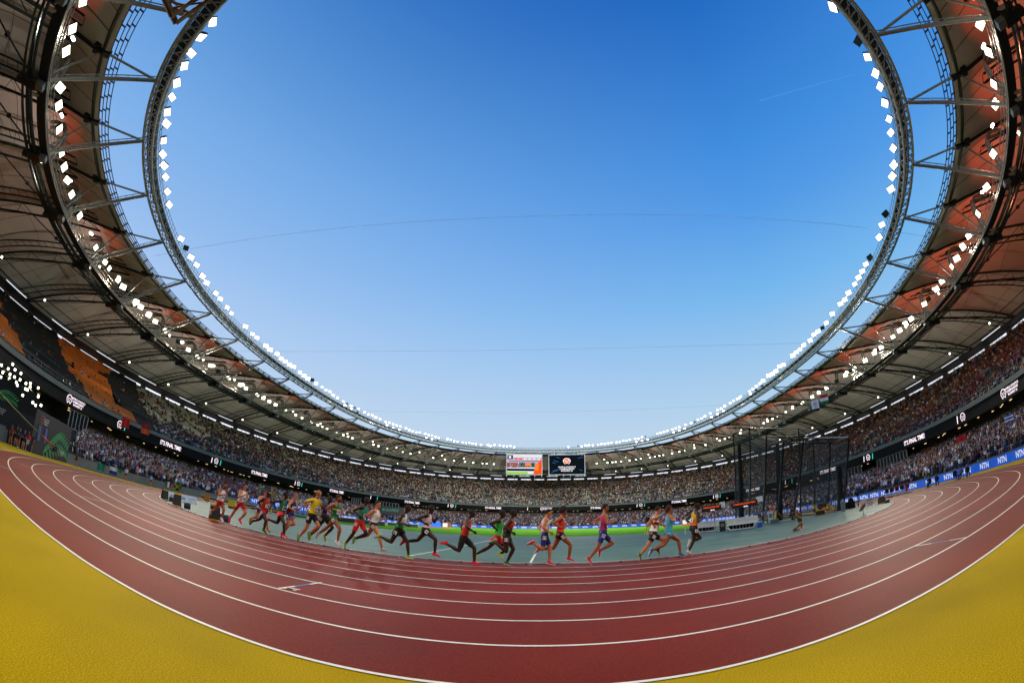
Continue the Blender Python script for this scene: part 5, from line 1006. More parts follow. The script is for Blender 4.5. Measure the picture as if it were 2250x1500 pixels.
for i, j in ((0, 1), (1, 2), (2, 3), (3, 4), (5, 6), (6, 7), (7, 8)): u = Vector((0, 0, .15)); net(bases[i] + u, bases[j] + u, tops[j] * .96 + bases[j] * .04, tops[i] * .96 + bases[i] * .04, netm)
for x, d_ in ((1628, 54), (1712, 46), (1848, 43)):
    m = MB(); q = dp(x, 1128, d_); tp_ = dp(x - 4, 975 if x < 1800 else 1025, d_)
    for k in range(5): o_ = Vector((math.cos(k * 1.26) * .22, math.sin(k * 1.26) * .22, 0)); m.tube([Vector((q.x, q.y, .1)) - cg + o_, (Vector((q.x, q.y, 0)) + tp_) / 2 - cg + o_ * .7, tp_ - cg + o_ * .5], [.17, .15, .1], 6)
    m.build('net_bundle', netd, cage)
for x0, y0, x1, y1, x2, y2 in ((1704, 1140, 1706, 1121, 1720, 1139), (1735, 1137, 1739, 1117, 1750, 1130), (1788, 1116, 1787, 1108, 1799, 1121), (1818, 1118, 1819, 1106, 1831, 1117)):
    d_ = 45.; A_, B_, C_ = dp(x0, y0, d_), dp(x1, y1, d_), dp(x2, y2, d_); A_.z = max(A_.z, 0); C_.z = max(min(C_.z, .3), 0); e = empty('cage_brace', (A_.x, A_.y, 0), label='yellow padded brace at the foot of the throwing cage', cat='brace', group='yellow braces of the throwing cage'); o_ = Vector((A_.x, A_.y, 0))
    m = MB(); m.tube([A_ - o_, B_ - o_], .12, 6); m.build('upright', P_('pad_yellow', (222, 186, 28)), e); m = MB(); m.tube([B_ - o_, C_ - o_], .11, 6); m.build('slope', MATS['pad_yellow'], e)
a, b_ = gp(1760, 1134), gp(1850, 1121); m = MB(); m.tube([(0, 0, .09), tuple(b_ - a + Vector((0, 0, .09)))], .1, 6); m.build('foot_rail', M_yel, None, label='long yellow rail lying along the edge of the grass', cat='rail').location = a
# clocks and pillars
def clock(px, py, w, h, lab, txt):
    p = gp(px, py); e = empty('timing_board', p, face(p, .1), label=lab, cat='timing board'); plane_box(e, 'panel', (0, 0, h * .5), (w, .25, h * .8), M_dark); plane_box(e, 'hood', (0, 0, h * .95), (w * 1.05, .4, h * .14), M_or)
    if txt: lettering(e, txt, h * .34, (w * .18, -.14, h * .28), M_ora, .03)
    for x in (-.45, .45): plane_box(e, 'leg', (x * w, .1, h * .1), (.06, .3, h * .2), M_yel)
clock(1807, 1121, 1.5, 1.0, 'dark timing board with orange hood and glowing digits inside the cage', '3:23'); clock(1664, 1138, 1.6, .9, 'dark timing board with orange hood behind the right bench', '')
p = gp(1803, 1132); e = empty('padded_box', p, face(p), label='low black box with yellow edges in front of the cage', cat='box'); plane_box(e, 'body', (0, 0, .26), (.84, .5, .38), M_blk); plane_box(e, 'top_edge', (0, 0, .49), (.86, .52, .08), M_yel); plane_box(e, 'bottom_edge', (0, 0, .035), (.86, .52, .06), M_yel)
p = gp(1853, 1123); e = empty('cable_pillar', p, face(p), label='grey pointed cable pillar at the right end of the cage', cat='pillar'); b = MB(); b.loft([[(x * .2 * k, y * .2 * k, z) for x, y in ((-1, -1), (1, -1), (1, 1), (-1, 1))] for z, k in ((0, 1), (.9, 1), (1.12, .2))], caps=True); b.build('body', P_('pillar_grey', (128, 140, 138)), e); plane_box(e, 'door', (0, -.21, .5), (.28, .02, .6), M_gry)
for k, (px, py, lab) in enumerate(((1863, 1118, 'left of two black cases right of the grey pillar'), (1873, 1116, 'right of two black cases right of the grey pillar'))):
    p = gp(px, py); e = empty('flight_case', p, face(p, .3), label=lab, cat='case'); b = MB(); b.loft([[(x * .25 * k_, y * .25, z) for x, y in ((-1, -1), (1, -1), (1, 1), (-1, 1))] for z, k_ in ((.02, 1.1), (.7, .8))], caps=True); b.build('body', M_blk, e); plane_box(e, 'edge', (.23, -.26, .36), (.04, .02, .6), M_gry)
# hurdle trolley
a, b_ = gp(1944, 1088), gp(2001, 1076); dv = (b_ - a); a = Vector((46, -5, 0)); c = dp(1972, 1083, 58); c.z = 0; e = empty('hurdle_trolley', c, face(c, -.25), label='long trolley with orange top and black and white panels below the blue boards', cat='trolley'); w = 3.6
plane_box(e, 'top_rail', (0, 0, 1.12), (w, .5, .14), M_or)
for k in range(5): plane_box(e, 'panel', (-w / 2 + .45 + k * .68, -.1, .8), (.5, .12, .46), M_blk); 
for k in range(24): plane_box(e, 'bar', (-w / 2 + .3 + k * .13, -.15, .32), (.05, .05, .5), M_wh)
plane_box(e, 'base', (0, 0, .06), (w, .6, .08), M_or); plane_box(e, 'red_panel', (w * .36, -.2, .6), (.3, .05, .6), P_('panel_red', (210, 40, 30)))
# boards on the grass at the left: NTN and TDK
for (x0, x1, y0, y1, txt, mt, mi, lab) in ((550, 573, 1111, 1120, 'NTN', M_blue, M_bw, 'short blue NTN board on the left edge of the grass'), (596, 640, 1120, 1130, 'NTN  NTN', M_blue, M_bw, 'blue NTN board behind the runner in the green singlet'), (645, 688, 1121, 1128, 'NTN  NTN', M_blue, M_bw, 'blue NTN board behind the runner in the yellow shirt'), (645, 672, 1128, 1135, 'TDK TDK', P_('board_pale', (190, 206, 226)), P_('ink_navy', (24, 44, 90)), 'pale board lettered TDK below the blue board')):
    c = dp((x0 + x1) / 2, y1, 72); w = (dp(x0, y0, 72) - dp(x1, y1, 72)).length; z0_ = 0 if 'TDK' not in txt else 0; q = Vector((c.x, c.y, 0)); q = q if 'TDK' not in txt else q * .97 + CAM * .03; q.z = 0
    hh = .95 if 'TDK' in txt else 1.35; e = empty('field_board', q, face(q), label=lab, cat='advertising board'); plane_box(e, 'panel', (0, 0, hh / 2 + .02 + (0 if 'TDK' in txt else .55)), (w, .12, hh * .7), mt); lettering(e, txt, hh * .55, (0, -.07, hh / 2 + .02 + (0 if 'TDK' in txt else .55)), mi, .03, sx=w * .8 / (hh * .55 * 2.1 * len(txt) / 3.2)); plane_box(e, 'foot', (0, .05, .1), (w * .9, .1, .2), M_dark)
def simple(nm, px, py, d_, parts, lab, cat, turn=0):
    c = dp(px, py, d_); c.z = 0; e = empty(nm, c, face(c, turn), label=lab, cat=cat)
    for n_, cc, sz, m_ in parts: plane_box(e, n_, cc, sz, m_)
    return e
simple('landing_mat', 788, 1150, 76, [('mat', (0, 0, .4), (8.5, 3, .66), P_('mat_navy', (14, 18, 36))), ('strip', (0, -1.51, .74), (8.5, .03, .05), M_wh)], 'long low navy landing mat on the far left of the grass', 'mat')
simple('landing_mat', 885, 1152, 84, [('mat', (0, 0, .4), (5.5, 2.5, .6), MATS['mat_navy']), ('strip', (0, -1.26, .7), (5.5, .03, .05), M_wh)], 'shorter navy landing mat further right on the grass', 'mat')
simple('start_board', 981, 1155, 100, [('panel', (0, 0, .9), (1.9, .3, 1.1), P_('start_amber', (120, 62, 10))), ('sheet', (-.3, -.17, .8), (1.0, .03, .8), M_wh), ('foot', (0, 0, .15), (1.8, .6, .3), M_or)], 'orange framed board with white sheet at the left end of the far boards', 'board')
simple('start_board', 1511, 1147, 95, [('panel', (0, 0, .9), (2.6, .3, 1.1), P_('start_amber', (120, 62, 10))), ('sheet', (-.6, -.17, .8), (.9, .03, .8), M_wh), ('sheet', (.6, -.17, .8), (.9, .03, .8), M_wh), ('foot', (0, 0, .15), (2.5, .6, .3), M_or)], 'orange framed board with two white sheets behind the leading runner', 'board')
e = simple('field_stand', 945, 1155, 96, [('wall', (0, .3, .85), (4.4, .3, 1.2), M_blue), ('ledge', (0, -.2, .2), (4.2, .8, .2), P_('mat_brown', (150, 90, 50)))], 'blue backed field judges stand on the far grass', 'stand')
for k in range(2):
    V, F = text_mb('NTN', .8, 0, .03)
simple('winner_frame', 500 + 11, 1113, 50, [('cloth', (0, 0, .55), (1.05, .18, .72), P_('cloth_yellow', (222, 196, 36))), ('stand', (0, .1, .15), (1.0, .3, .28), M_blk)], 'yellow cloth covered board between the first two white singlets', 'board', .1)
simple('yellow_case', 455, 1092, 62, [('body', (0, 0, .5), (.75, .6, .85), M_yel), ('lid', (0, 0, .95), (.78, .62, .06), M_or), ('wheel_base', (0, 0, .05), (.7, .55, .08), M_blk)], 'upright yellow case standing against the grey wall', 'case')
# yellow camera pole with T head, left
c = dp(596, 1124, 60); c.z = 0; e = empty('height_pole', c, face(c), label='tall yellow measuring pole with a short crossbar behind the runners', cat='pole'); zt = dp(597, 1072, 60).z; b = MB(); b.tube([(0, 0, 0), (0, 0, zt)], .07, 6); b.build('pole', M_yel, e); b = MB(); b.box((-.05, 0, zt + .1), (.55, .14, .14), 0, 0, Matrix.Rotation(-.4, 3, 'Y')); b.build('crossbar', M_yel, e); plane_box(e, 'foot', (0, 0, .05), (.6, .6, .1), M_yel)
# yellow tripod
c = gp(1424, 1172); c = dp(1424, 1170, 46); c.z = 0; e = empty('camera_tripod', c, face(c), label='yellow tripod carrying a small camera on the grass edge', cat='tripod'); b = MB()
for a_ in (0.3, 2.4, 4.5): b.tube([(0, 0, 1.3), (.5 * math.cos(a_), .5 * math.sin(a_), 0)], .05, 5)
b.build('legs', P_('pad_yellow2', (226, 206, 30)), e); plane_box(e, 'camera', (0, 0, 1.55), (.4, .5, .45), M_blk); plane_box(e, 'plate', (0, 0, 1.32), (.3, .3, .06), M_yel)
# flags on the walls
def flag(px, py, d_, w, h, cols, lab, z=None, vert=False):
    c = dp(px, py, d_); e = empty('flag', c, face(c), label=lab, cat='flag'); n = len(cols); xs = np.linspace(-w / 2, w / 2, 9)
    for k, cc in enumerate(cols):
        z0_, z1_ = h / 2 - h * k / n, h / 2 - h * (k + 1) / n; b = MB(); Y = lambda x: .05 * math.sin(x * 9 / w)
        if vert: x0_, x1_ = -w / 2 + w * k / n, -w / 2 + w * (k + 1) / n; b.loft([[(x, Y(x), -h / 2) for x in np.linspace(x0_, x1_, 4)], [(x, Y(x), h / 2) for x in np.linspace(x0_, x1_, 4)]], closed=False)
        else: b.loft([[(x, Y(x), z0_) for x in xs], [(x, Y(x), z1_) for x in xs]], closed=False)
        b.build('stripe', pm('flag', cc), e)
    if n == 1:
        ch = e.children[0]; me_ = ch.data; bpy.data.objects.remove(ch); o = link('flag', me_, None, c, label=lab, cat='flag'); o.rotation_euler = e.rotation_euler; bpy.data.objects.remove(e); return o
    return e
e = flag(390, 1069, 74, 1.3, 1.15, [(20, 110, 50)], 'Jamaican style flag, gold cross on black and green, hung on the grey wall')
b = MB()
for s_ in (1, -1): b.tube([(-.6, -.06, -.5 * s_), (.6, -.06, .5 * s_)], .1, 4)
b.build('cross', pm('flag', (214, 160, 30)), e); b = MB(); b.quad((-.18, -.07, -.52), (.18, -.07, -.52), (0, -.07, -.1)); b.build('triangle', pm('flag', (16, 18, 18)), e)
flag(431, 1079, 84, 1.0, .95, [(20, 120, 60), (232, 232, 236)], 'green and white flag on the grey wall', vert=True); flag(249, 1034, 60, 1.0, .9, [(232, 234, 240), (30, 50, 150)], 'white over blue flag on the grey wall'); flag(264, 1034, 62, .4, .5, [(30, 140, 60)], 'small plain green flag on the grey wall'); flag(222, 1026, 58, .95, .8, [(30, 140, 116)], 'plain teal banner on the grey wall'); flag(370, 1064, 72, .9, .8, [(30, 120, 60), (230, 230, 232), (200, 40, 40)], 'small green, white and red flag left of the gold cross flag', vert=True)
flag(1811, 877, 92, 1.7, 1.9, [(206, 40, 46), (236, 234, 230), (30, 110, 60)], 'red, white and green flag hanging on the catwalk railing'); e = flag(1791, 888, 93, 1.6, 1.8, [(234, 230, 238)], 'white flag with a small orange emblem hanging on the catwalk railing'); V, F = emblem(.7); MB().add(V + np.array((0, -.12, 0)), F).build('emblem', M_or, e)
flag(2217, 919, 64, 1.4, 1.0, [(60, 90, 170), (230, 232, 240), (60, 90, 170), (230, 232, 240), (60, 90, 170)], 'blue and white striped flag held up in the right-hand crowd'); flag(2113, 963, 70, 1.6, .8, [(200, 34, 40)], 'plain red flag in the right-hand crowd'); flag(340 - 64, 929, 73, 1.3, 1.5, [(206, 30, 34)], 'red flag draped on the front rail of the upper tier'); flag(320, 942, 76, 1.5, 1.6, [(150, 40, 40), (214, 90, 40)], 'red and orange flag draped on the front rail of the upper tier')
# barrier along the left straight
m = MB(); P1, P2 = Vector((-49.6, 4, 0)), Vector((-49.6, 84, 0)); e = empty('track_barrier', (-49.6, 44, 0), label='long low black barrier with pale top along the left straight', cat='barrier'); plane_box(e, 'rail', (0, 0, .32), (.12, 80, .3), M_blk); plane_box(e, 'top_strip', (0, 0, .49), (.14, 80, .04), M_wh)
for k in range(27): plane_box(e, 'foot', (.1, -39 + k * 3, .09), (.5, .1, .16), M_yel)
# ------------------------------------------------------------------ tarpaulins over the upper left seats
def tier_pt(td, f, dz=.95):
    t_ = np.array([R(td - 10.5 * f)]); a = se(t_, 72, 102)[0]; b_ = se(t_, 104.5, 135.5)[0]; p = a + (b_ - a) * f; return (p[0], p[1], 10 + 13.9 * f ** 1.08 + dz)
def tarp(t0, t1, f0, f1, c, lab, jit=1.5, deco=None, rowstep=5):
    e = empty('seat_tarpaulin', tier_pt((t0 + t1) / 2, (f0 + f1) / 2), label=lab, cat='tarpaulin'); o_ = np.array(e.location); r0, r1 = int(f0 * NU), int(f1 * NU); m = MB()
    for r_ in range(r0, r1, rowstep):
        ja, jb = rng.uniform(-jit, jit, 2) if jit else (0, 0); n = 8; lo = [np.array(tier_pt(t0 + ja + (t1 + jb - t0 - ja) * k / n, r_ / NU, .25)) - o_ for k in range(n + 1)]; hi = [np.array(tier_pt(t0 + ja + (t1 + jb - t0 - ja) * k / n, (r_ + rowstep * .84) / NU, .95)) - o_ for k in range(n + 1)]
        m.loft([lo, hi], closed=False)
    m.build('cloth', c, e); return e, o_
c_or = P_('tarp_orange', (226, 116, 22), rough=.7, scale=.6, var=.2); c_dk = P_('tarp_dark', (14, 24, 30), rough=.7, scale=.6, var=.3); c_gr = P_('tarp_teal', (20, 96, 84), rough=.7); c_em = P_('tarp_emblem', (176, 92, 52), rough=.7)
tarp(-36, -49.5, 0.02, 1, c_or, 'orange tarpaulin over the seats at the far left edge of the upper tier'); e1, o1 = tarp(-49.5, -59.6, 0.02, 1, c_dk, 'dark tarpaulin with small emblems between the two orange tarpaulins', 0)
tarp(-59.6, -67, 0.02, 1, c_or, 'orange tarpaulin stepping down the upper tier left of the seated crowd'); e2, o2 = tarp(-67, -72.5, 0.02, 1, c_dk, 'dark tarpaulin right of the orange tarpaulins, beside the open seats', 0)
def deco(e, o_, td, f, kind, size, m_):
    p = np.array(tier_pt(td, f, 1.25)) - o_; w = np.array(tier_pt(td + .5, f, 1.25)) - o_; x_ = -(w - p); x_ /= np.linalg.norm(x_); up = np.array(tier_pt(td, f + .05, 1.25)) - o_ - p; up /= np.linalg.norm(up)
    n_ = np.cross(x_, up); x_ = x_ * -1 if n_.dot(np.array(CAM) - p - o_) < 0 else x_
    b = MB()
    if kind == 'emblem': V, F = emblem(size); V = np.array([p + x_ * v[0] + up * v[2] for v in V]); b.add(V, F); b.build('emblem', m_, e)
    elif kind == 'text': V, F = text_mb('WA 23', size, 0, .02); V = np.array([p + x_ * v[0] + up * v[2] for v in V]); b.add(V, F); b.build('lettering', m_, e)
    else:
        for k in range(9):
            a_ = -.9 + k * .2; q0 = p + x_ * (k * size * .22 - size); L__ = size * (1 - abs(k - 4) * .1); d_ = x_ * math.sin(a_) + up * math.cos(a_); s_ = np.cross(d_, np.cross(x_, up)); b.quad(q0, q0 + d_ * L__ * .5 + s_ * size * .09, q0 + d_ * L__, q0 + d_ * L__ * .5 - s_ * size * .09)
        b.build('palm_motif', m_, e)
for td, f, k, s_ in ((-52, .55, 'emblem', 1.6), (-56, .3, 'emblem', 1.6), (-57, .75, 'emblem', 1.5), (-51.5, .8, 'emblem', 1.5), (-54, .13, 'palm', 4.2), (-52.5, .35, 'text', 1.2), (-57.5, .5, 'text', 1.2)): deco(e1, o1, td, f, k, s_, c_em if k == 'emblem' else c_gr)
for td, f, k, s_ in ((-69, .5, 'emblem', 1.5), (-70, .25, 'emblem', 1.5), (-69.5, .8, 'emblem', 1.4), (-70, .1, 'palm', 4.0), (-69, .38, 'text', 1.2), (-70.5, .62, 'text', 1.2)): deco(e2, o2, td, f, k, s_, c_em if k == 'emblem' else c_gr)
# ------------------------------------------------------------------ dark stage at the left
def wallp(name, pts, thick, m_, **tags): pass
D1, D2 = 50., 56.
a, b_, c = dp(-60, 955, 46), dp(66, 984, 47), dp(148, 1004, 58)
e = empty('stage_building', (b_.x, b_.y, 0), label='dark navy temporary stage building with a green palm leaf and small emblems', cat='stage'); o_ = Vector((b_.x, b_.y, 0))
def panel(p, q, z0_, z1_, nm, m_, th=.3):
    p, q = Vector((p.x, p.y, 0)) - o_, Vector((q.x, q.y, 0)) - o_; L__ = (q - p).length; cc = (p + q) / 2; rz = math.atan2(q.y - p.y, q.x - p.x); b = MB(); b.box((0, th / 2, (z0_ + z1_) / 2), (L__, th, z1_ - z0_)); ob = b.build(nm, m_, e); ob.location = cc; ob.rotation_euler = (0, 0, rz); return ob, L__
ztop = dp(78, 905, 47).z; ztop2 = dp(150, 935, 58).z
w1, l1 = panel(a, b_, 0, 3.1, 'left_wall', M_navy); w2, l2 = panel(b_, c, 0, ztop2 * .98, 'right_wall', M_navy); w3, l3 = panel(a, b_, 3.1, ztop + 1.6, 'upper_wall', P_('stage_black', (6, 8, 14), rough=.8), .35)
pgm = P_('palm_green', (26, 132, 72))
def leaf(par, cx, cz, s_, y=-.03, m_=pgm, n=11, fl=1):
    b = MB(); b.tube([(cx - s_, y, cz - s_ * .35), (cx, y, cz + s_ * .1), (cx + s_, y, cz - s_ * .1)], .04, 4)
    for k in range(n):
        f = k / (n - 1); x = cx - s_ + 2 * s_ * f; z = cz - s_ * .35 * (1 - f) - s_ * .1 * f + s_ * .3 * math.sin(PI * f); L__ = s_ * (.62 - .35 * abs(f - .4))
        for sg in (1, -1): d_ = np.array((.75, 0, .66 * sg)); q0 = np.array((x, y, z)); s2 = np.array((-.66 * sg, 0, .75)) * s_ * .07; b.quad(q0, q0 + d_ * L__ * .4 + s2, q0 + d_ * L__, q0 + d_ * L__ * .5 - s2)
    ob = b.build('palm_leaf', m_, e); ob.location = par.location; ob.rotation_euler = par.rotation_euler
def on_wall(par, V, F, x, z, nm, m_): ob = MB().add(np.array(V) + np.array((x, -.04, z)), F).build(nm, m_, e); ob.location = par.location; ob.rotation_euler = par.rotation_euler
leaf(w2, .1 * l2, ztop2 * .38, l2 * .3); leaf(w3, -l1 * .12, ztop + 1.0 - .8, 1.4)
for par, x, z, s_ in ((w2, -.34 * l2, ztop2 * .78, .9), (w2, .22 * l2, ztop2 * .2, .8), (w1, -.3 * l1, 2.4, .8)):
    V, F = emblem(s_); on_wall(par, V, F, x, z, 'emblem', c_em)
    for k, tx in enumerate(('WORLD ATHLETICS', 'CHAMPIONSHIPS', 'BUDAPEST 23')): V, F = text_mb(tx, s_ * .2, 0, .01); on_wall(par, V, F, x + s_ * 1.3, z + s_ * .25 - k * s_ * .25, 'lettering', M_wh)
for k, x in enumerate((-.38, -.22)): b = MB(); b.box((x * l2, -.05, ztop2 * .48), (.35, .02, ztop2 * .34), 0, 0); b.box((x * l2 + .35, -.05, ztop2 * .48), (.3, .02, ztop2 * .34), 0, 1); ob = b.build('colour_bar', [P_('bar_grey', (70, 84, 100)), P_('bar_blue', (24, 72, 190))], e); ob.location = w2.location; ob.rotation_euler = w2.rotation_euler
# rig of bright lamps over the stage
rig = empty('stage_light_rig', dp(50, 850, 46), label='black truss carrying a cluster of bright white stage lamps above the stage', cat='lighting rig'); ro = np.array(rig.location); pts = [(3, 802), (6, 818), (18, 810), (22, 822), (33, 812), (20, 832), (32, 828), (36, 840), (46, 820), (44, 834), (38, 846), (57, 842), (60, 856), (66, 850), (70, 862), (56, 854), (50, 868), (62, 876), (72, 884), (78, 890), (84, 852), (84, 871), (90, 890), (67, 842), (28, 800), (2, 828)]
for k, (x, y) in enumerate(pts):
    p = dp(x, y, 45 + (k % 3)); rot = aim(p, (5, -38, 1)); le = copy_tree(lamp0, None, p, rot); le.name = 'stage_lamp'; le.scale = (.5, .5, .5); tag(le, 'bright white lamp in the cluster on the rig over the dark stage', 'lamp', 'lamps on the stage rig')
b = MB()
for (x0, y0, x1, y1) in ((0, 800, 92, 890), (0, 812, 88, 898), (2, 825, 60, 880), (30, 800, 90, 850)): b.tube([np.array(dp(x0, y0, 46.5)) - ro, np.array(dp(x1, y1, 47.5)) - ro], .07, 5)
for k in range(9): q0, q1 = np.array(dp(k * 11, 800 + k * 10.5, 46.6)) - ro, np.array(dp(k * 11 + 2, 812 + k * 10, 46.6)) - ro; b.tube([q0, q1], .04, 4)
b.build('truss', M_black, rig)
for x in (8, 78): p = dp(x, 850, 47); b = MB(); b.tube([np.array((p.x, p.y, .0)) - ro, np.array((p.x, p.y, dp(x, 810 + x, 47).z)) - ro], .09, 5); b.build('leg', M_black, rig)
# long slanting pole
p0, p1 = dp(-40, 815, 38), dp(121, 984, 46); p1.z = max(.5, p1.z); e = empty('camera_jib', p1, label='long thin yellow green pole slanting down over the stage to a red and yellow end', cat='jib'); b = MB(); b.tube([Vector(), (p0 - p1)], .05, 6); b.build('boom', P_('boom_olive', (110, 112, 40)), e); b = MB(); b.tube([(p0 - p1) * .02, (p0 - p1) * .2], .09, 6); b.build('red_end', P_('boom_red', (170, 50, 30)), e); plane_box(e, 'head', (0, 0, -.1), (.4, .4, .5), M_blk)
# crane tip at the top left, in front of the roof ring
cp = dp(392, 18, 20); cp = Vector(CAM) + ray(392, 14) * 26; e = empty('camera_crane', cp, label='tip of a brown steel crane frame with a black panel at the top left', cat='crane'); X_ = (Vector(CAM) + ray(470, -30) * 26) - cp; Y_ = (Vector(CAM) + ray(350, -30) * 26) - cp; br = P_('crane_brown', (96, 72, 44), metal=.3); T0 = (Vector(CAM) + ray(378, 36) * 26) - cp; b = MB()
for o1_ in (Vector((0, 0, 0)), Vector((0, .5, 0))): b.tube([T0 + o1_, X_ + o1_], .17, 4); b.tube([T0 + o1_, Y_ + o1_], .17, 4); b.tube([T0.lerp(X_, .35) + o1_, T0.lerp(Y_, .5) + o1_], .06, 4); b.tube([T0.lerp(X_, .7) + o1_, T0.lerp(Y_, .5) + o1_], .06, 4)
b.tube([T0, T0 + Vector((0, .5, 0))], .12, 6); b.build('frame', br, e); b = MB(); b.quad(T0.lerp(X_, .3) + (X_ - T0) * 0 + Vector((.1, .1, 0)), X_ + Vector((0, 0, 0)), X_ + Vector((.9, .3, 0)), T0.lerp(X_, .75) + Vector((.55, .2, 0))); b.build('panel', M_black, e)
# wires across the bowl
for q0, q1, lab in (((340, 562), (2050, 522), 'highest thin camera wire strung across the open roof'), ((478, 772), (1815, 752), 'middle thin camera wire strung across the open roof'), ((690, 898), (1610, 888), 'lowest thin camera wire strung across the open roof')):
    A_ = Vector(CAM) + ray(*q0) * ((31 - CAM.z) / ray(*q0).z); B_ = Vector(CAM) + ray(*q1) * ((31 - CAM.z) / ray(*q1).z); m = MB(); m.tube([Vector(), (B_ - A_) * .5 - Vector((0, 0, .4)), B_ - A_], .013, 4); o = m.build('camera_wire', P_('wire', (30, 40, 60)), None, label=lab, cat='wire'); o.location = A_
# contrail with the plane at its head, far beyond the stadium
A_, B_ = Vector(CAM) + ray(1880, 164) * 9000, Vector(CAM) + ray(1670, 222) * 9000; cm = bpy.data.materials.new('contrail_white'); cm.use_nodes = True; t = cm.node_tree; tr = nd(t, 'ShaderNodeBsdfTransparent'); em = nd(t, 'ShaderNodeEmission'); em.inputs[0].default_value = (*lin((190, 215, 245)), 1); mxs = nd(t, 'ShaderNodeMixShader'); mxs.inputs[0].default_value = .04; t.links.new(tr.outputs[0], mxs.inputs[1]); t.links.new(em.outputs[0], mxs.inputs[2]); t.links.new(mxs.outputs[0], t.nodes['Material Output'].inputs[0])
m = MB(); m.tube([Vector(), (B_ - A_) * .5, B_ - A_], [5, 9, 13], 8); o = m.build('contrail', cm, None, label='faint white contrail crossing the blue sky at the upper right', cat='contrail'); o.location = A_
# ------------------------------------------------------------------ other people
def stand_person(px, py, d_, o, lab, grp=None, turn=0, z0_=None, h=1.0, cat='person'):
    c = dp(px, py, d_); c = np.array((c.x, c.y, 0)); a = face(c, turn); F = np.array((math.sin(a), -math.cos(a), 0)); L = np.array((-F[1], F[0], 0)); U = np.array((0, 0, 1.)); s = h; o = dict(dict(hip=False, bib=False, s=h, tshirt=1, skin='light', slen=.5), **o)
    sw = rng.uniform(-.08, .08); J = dict(P=c + U * .95 * s, N=c + U * 1.45 * s + F * .02, H=c + U * 1.64 * s + F * .04); J['SR'] = J['N'] - U * .06 - L * .17 * s; J['SL'] = J['N'] - U * .06 + L * .17 * s
    up_ = o.get('arms', 0)
    J['ER'] = J['SR'] - U * .26 - L * .06 + F * .03; J['EL'] = J['SL'] - U * .26 + L * .06 + F * .03; J['WR'] = J['ER'] + F * (.22 if up_ else .05) - U * (.02 if up_ else .24) + L * .05; J['WL'] = J['EL'] + F * (.22 if up_ else .05) - U * (.02 if up_ else .24) - L * .05
    for q, sg in (('R', -1), ('L', 1)): J['K' + q] = c + L * sg * .1 + U * .5 * s + F * (.03 + sw * sg); J['A' + q] = c + L * sg * .12 + U * .09 + F * (sw * sg * 1.5 - .02); J['T' + q] = c + L * sg * .15 + U * .03 + F * (.2 + sw * sg * 1.5)
    return build_person(J, F, L, o, label=lab, cat=cat, group=grp)
LP_ = [(22, 974, 45, dict(top=(150, 70, 50), shorts=(60, 46, 40), shoe=(30, 30, 34)), 'person in rusty brown top, leftmost of the row before the stage'), (33, 977, 45.5, dict(top=(24, 50, 40), shorts=(20, 24, 26), shoe=(30, 30, 34), arms=1), 'person in dark green top, second from left before the stage'), (40, 979, 46, dict(top=(26, 40, 110), shorts=(22, 24, 30), shoe=(200, 200, 200)), 'person in blue top before the stage'), (50, 981, 46.5, dict(top=(20, 24, 34), shorts=(18, 18, 22), shoe=(200, 200, 200), skin='pale', style='bald', arms=1), 'bald person in black top before the stage'), (59, 984, 47, dict(top=(186, 30, 34), shorts=(206, 200, 196), shoe=(226, 220, 214), slen=.95), 'person in red top and pale trousers before the stage'), (69, 987, 47.5, dict(top=(16, 18, 26), shorts=(16, 18, 24), shoe=(30, 30, 30)), 'person in black, rightmost of the row before the stage')]
for px, py, d_, o, lab in LP_: stand_person(px, py, d_, o, lab, 'people standing before the dark stage', rng.uniform(-.8, .8), h=rng.uniform(.96, 1.03))
for px, d_, c_, lab in ((283, 64, (226, 226, 230), 'person in white shirt standing at the left wall'), (339, 70, (150, 180, 220), 'person in pale blue standing against the grey wall'), (2187, 57, (30, 34, 40), 'dark clothed person standing before the right-hand blue boards'), (1690 - 4, 43, (196, 40, 34), 'person in red sitting height behind the printer cabinet'), (169, 52, (60, 66, 40), 'person in olive top crouching by the yellow strip at the left')):
    stand_person(px, 1000, d_, dict(top=c_, shorts=(24, 26, 32), shoe=(40, 40, 44)), lab, turn=rng.uniform(-1, 1))
# seated officials and camera crew on chairs by the right straight
def seated_official(px, d_, c_, lab, turn=0):
    c = dp(px, 1050, d_); v = [q for q in variants if q[0] == c_][0]; o = link('official', v[1], None, (c.x, c.y, 0), label=lab, cat='official'); o.rotation_euler = (0, 0, face(c, turn))
    ch = empty('chair', (c.x, c.y, 0), face(c, turn), label='black folding chair under ' + lab.replace('official', 'the official'), cat='chair'); plane_box(ch, 'seat', (0, .02, .4), (.44, .42, .04), M_blk); plane_box(ch, 'backrest', (0, .25, .7), (.44, .04, .36), M_blk)
    for x in (-.2, .2):
        for y in (-.17, .22): plane_box(ch, 'leg', (x, y, .2), (.03, .03, .4), M_blk)
for px, d_, c_, lab in ((2041, 57, 'black', 'official in black seated left of two by the blue boards'), (2058, 56, 'navy blue', 'official in navy seated right of two by the blue boards'), (2100, 53, 'black', 'official in black seated in the far right trio'), (2112, 52.5, 'grey', 'official in grey seated in the middle of the trio'), (2128, 52, 'black', 'official in black seated at the right of the trio'), (1865, 49, 'black', 'official in black seated behind the black cases')): seated_official(px, d_, c_, lab, rng.uniform(-.6, .6))
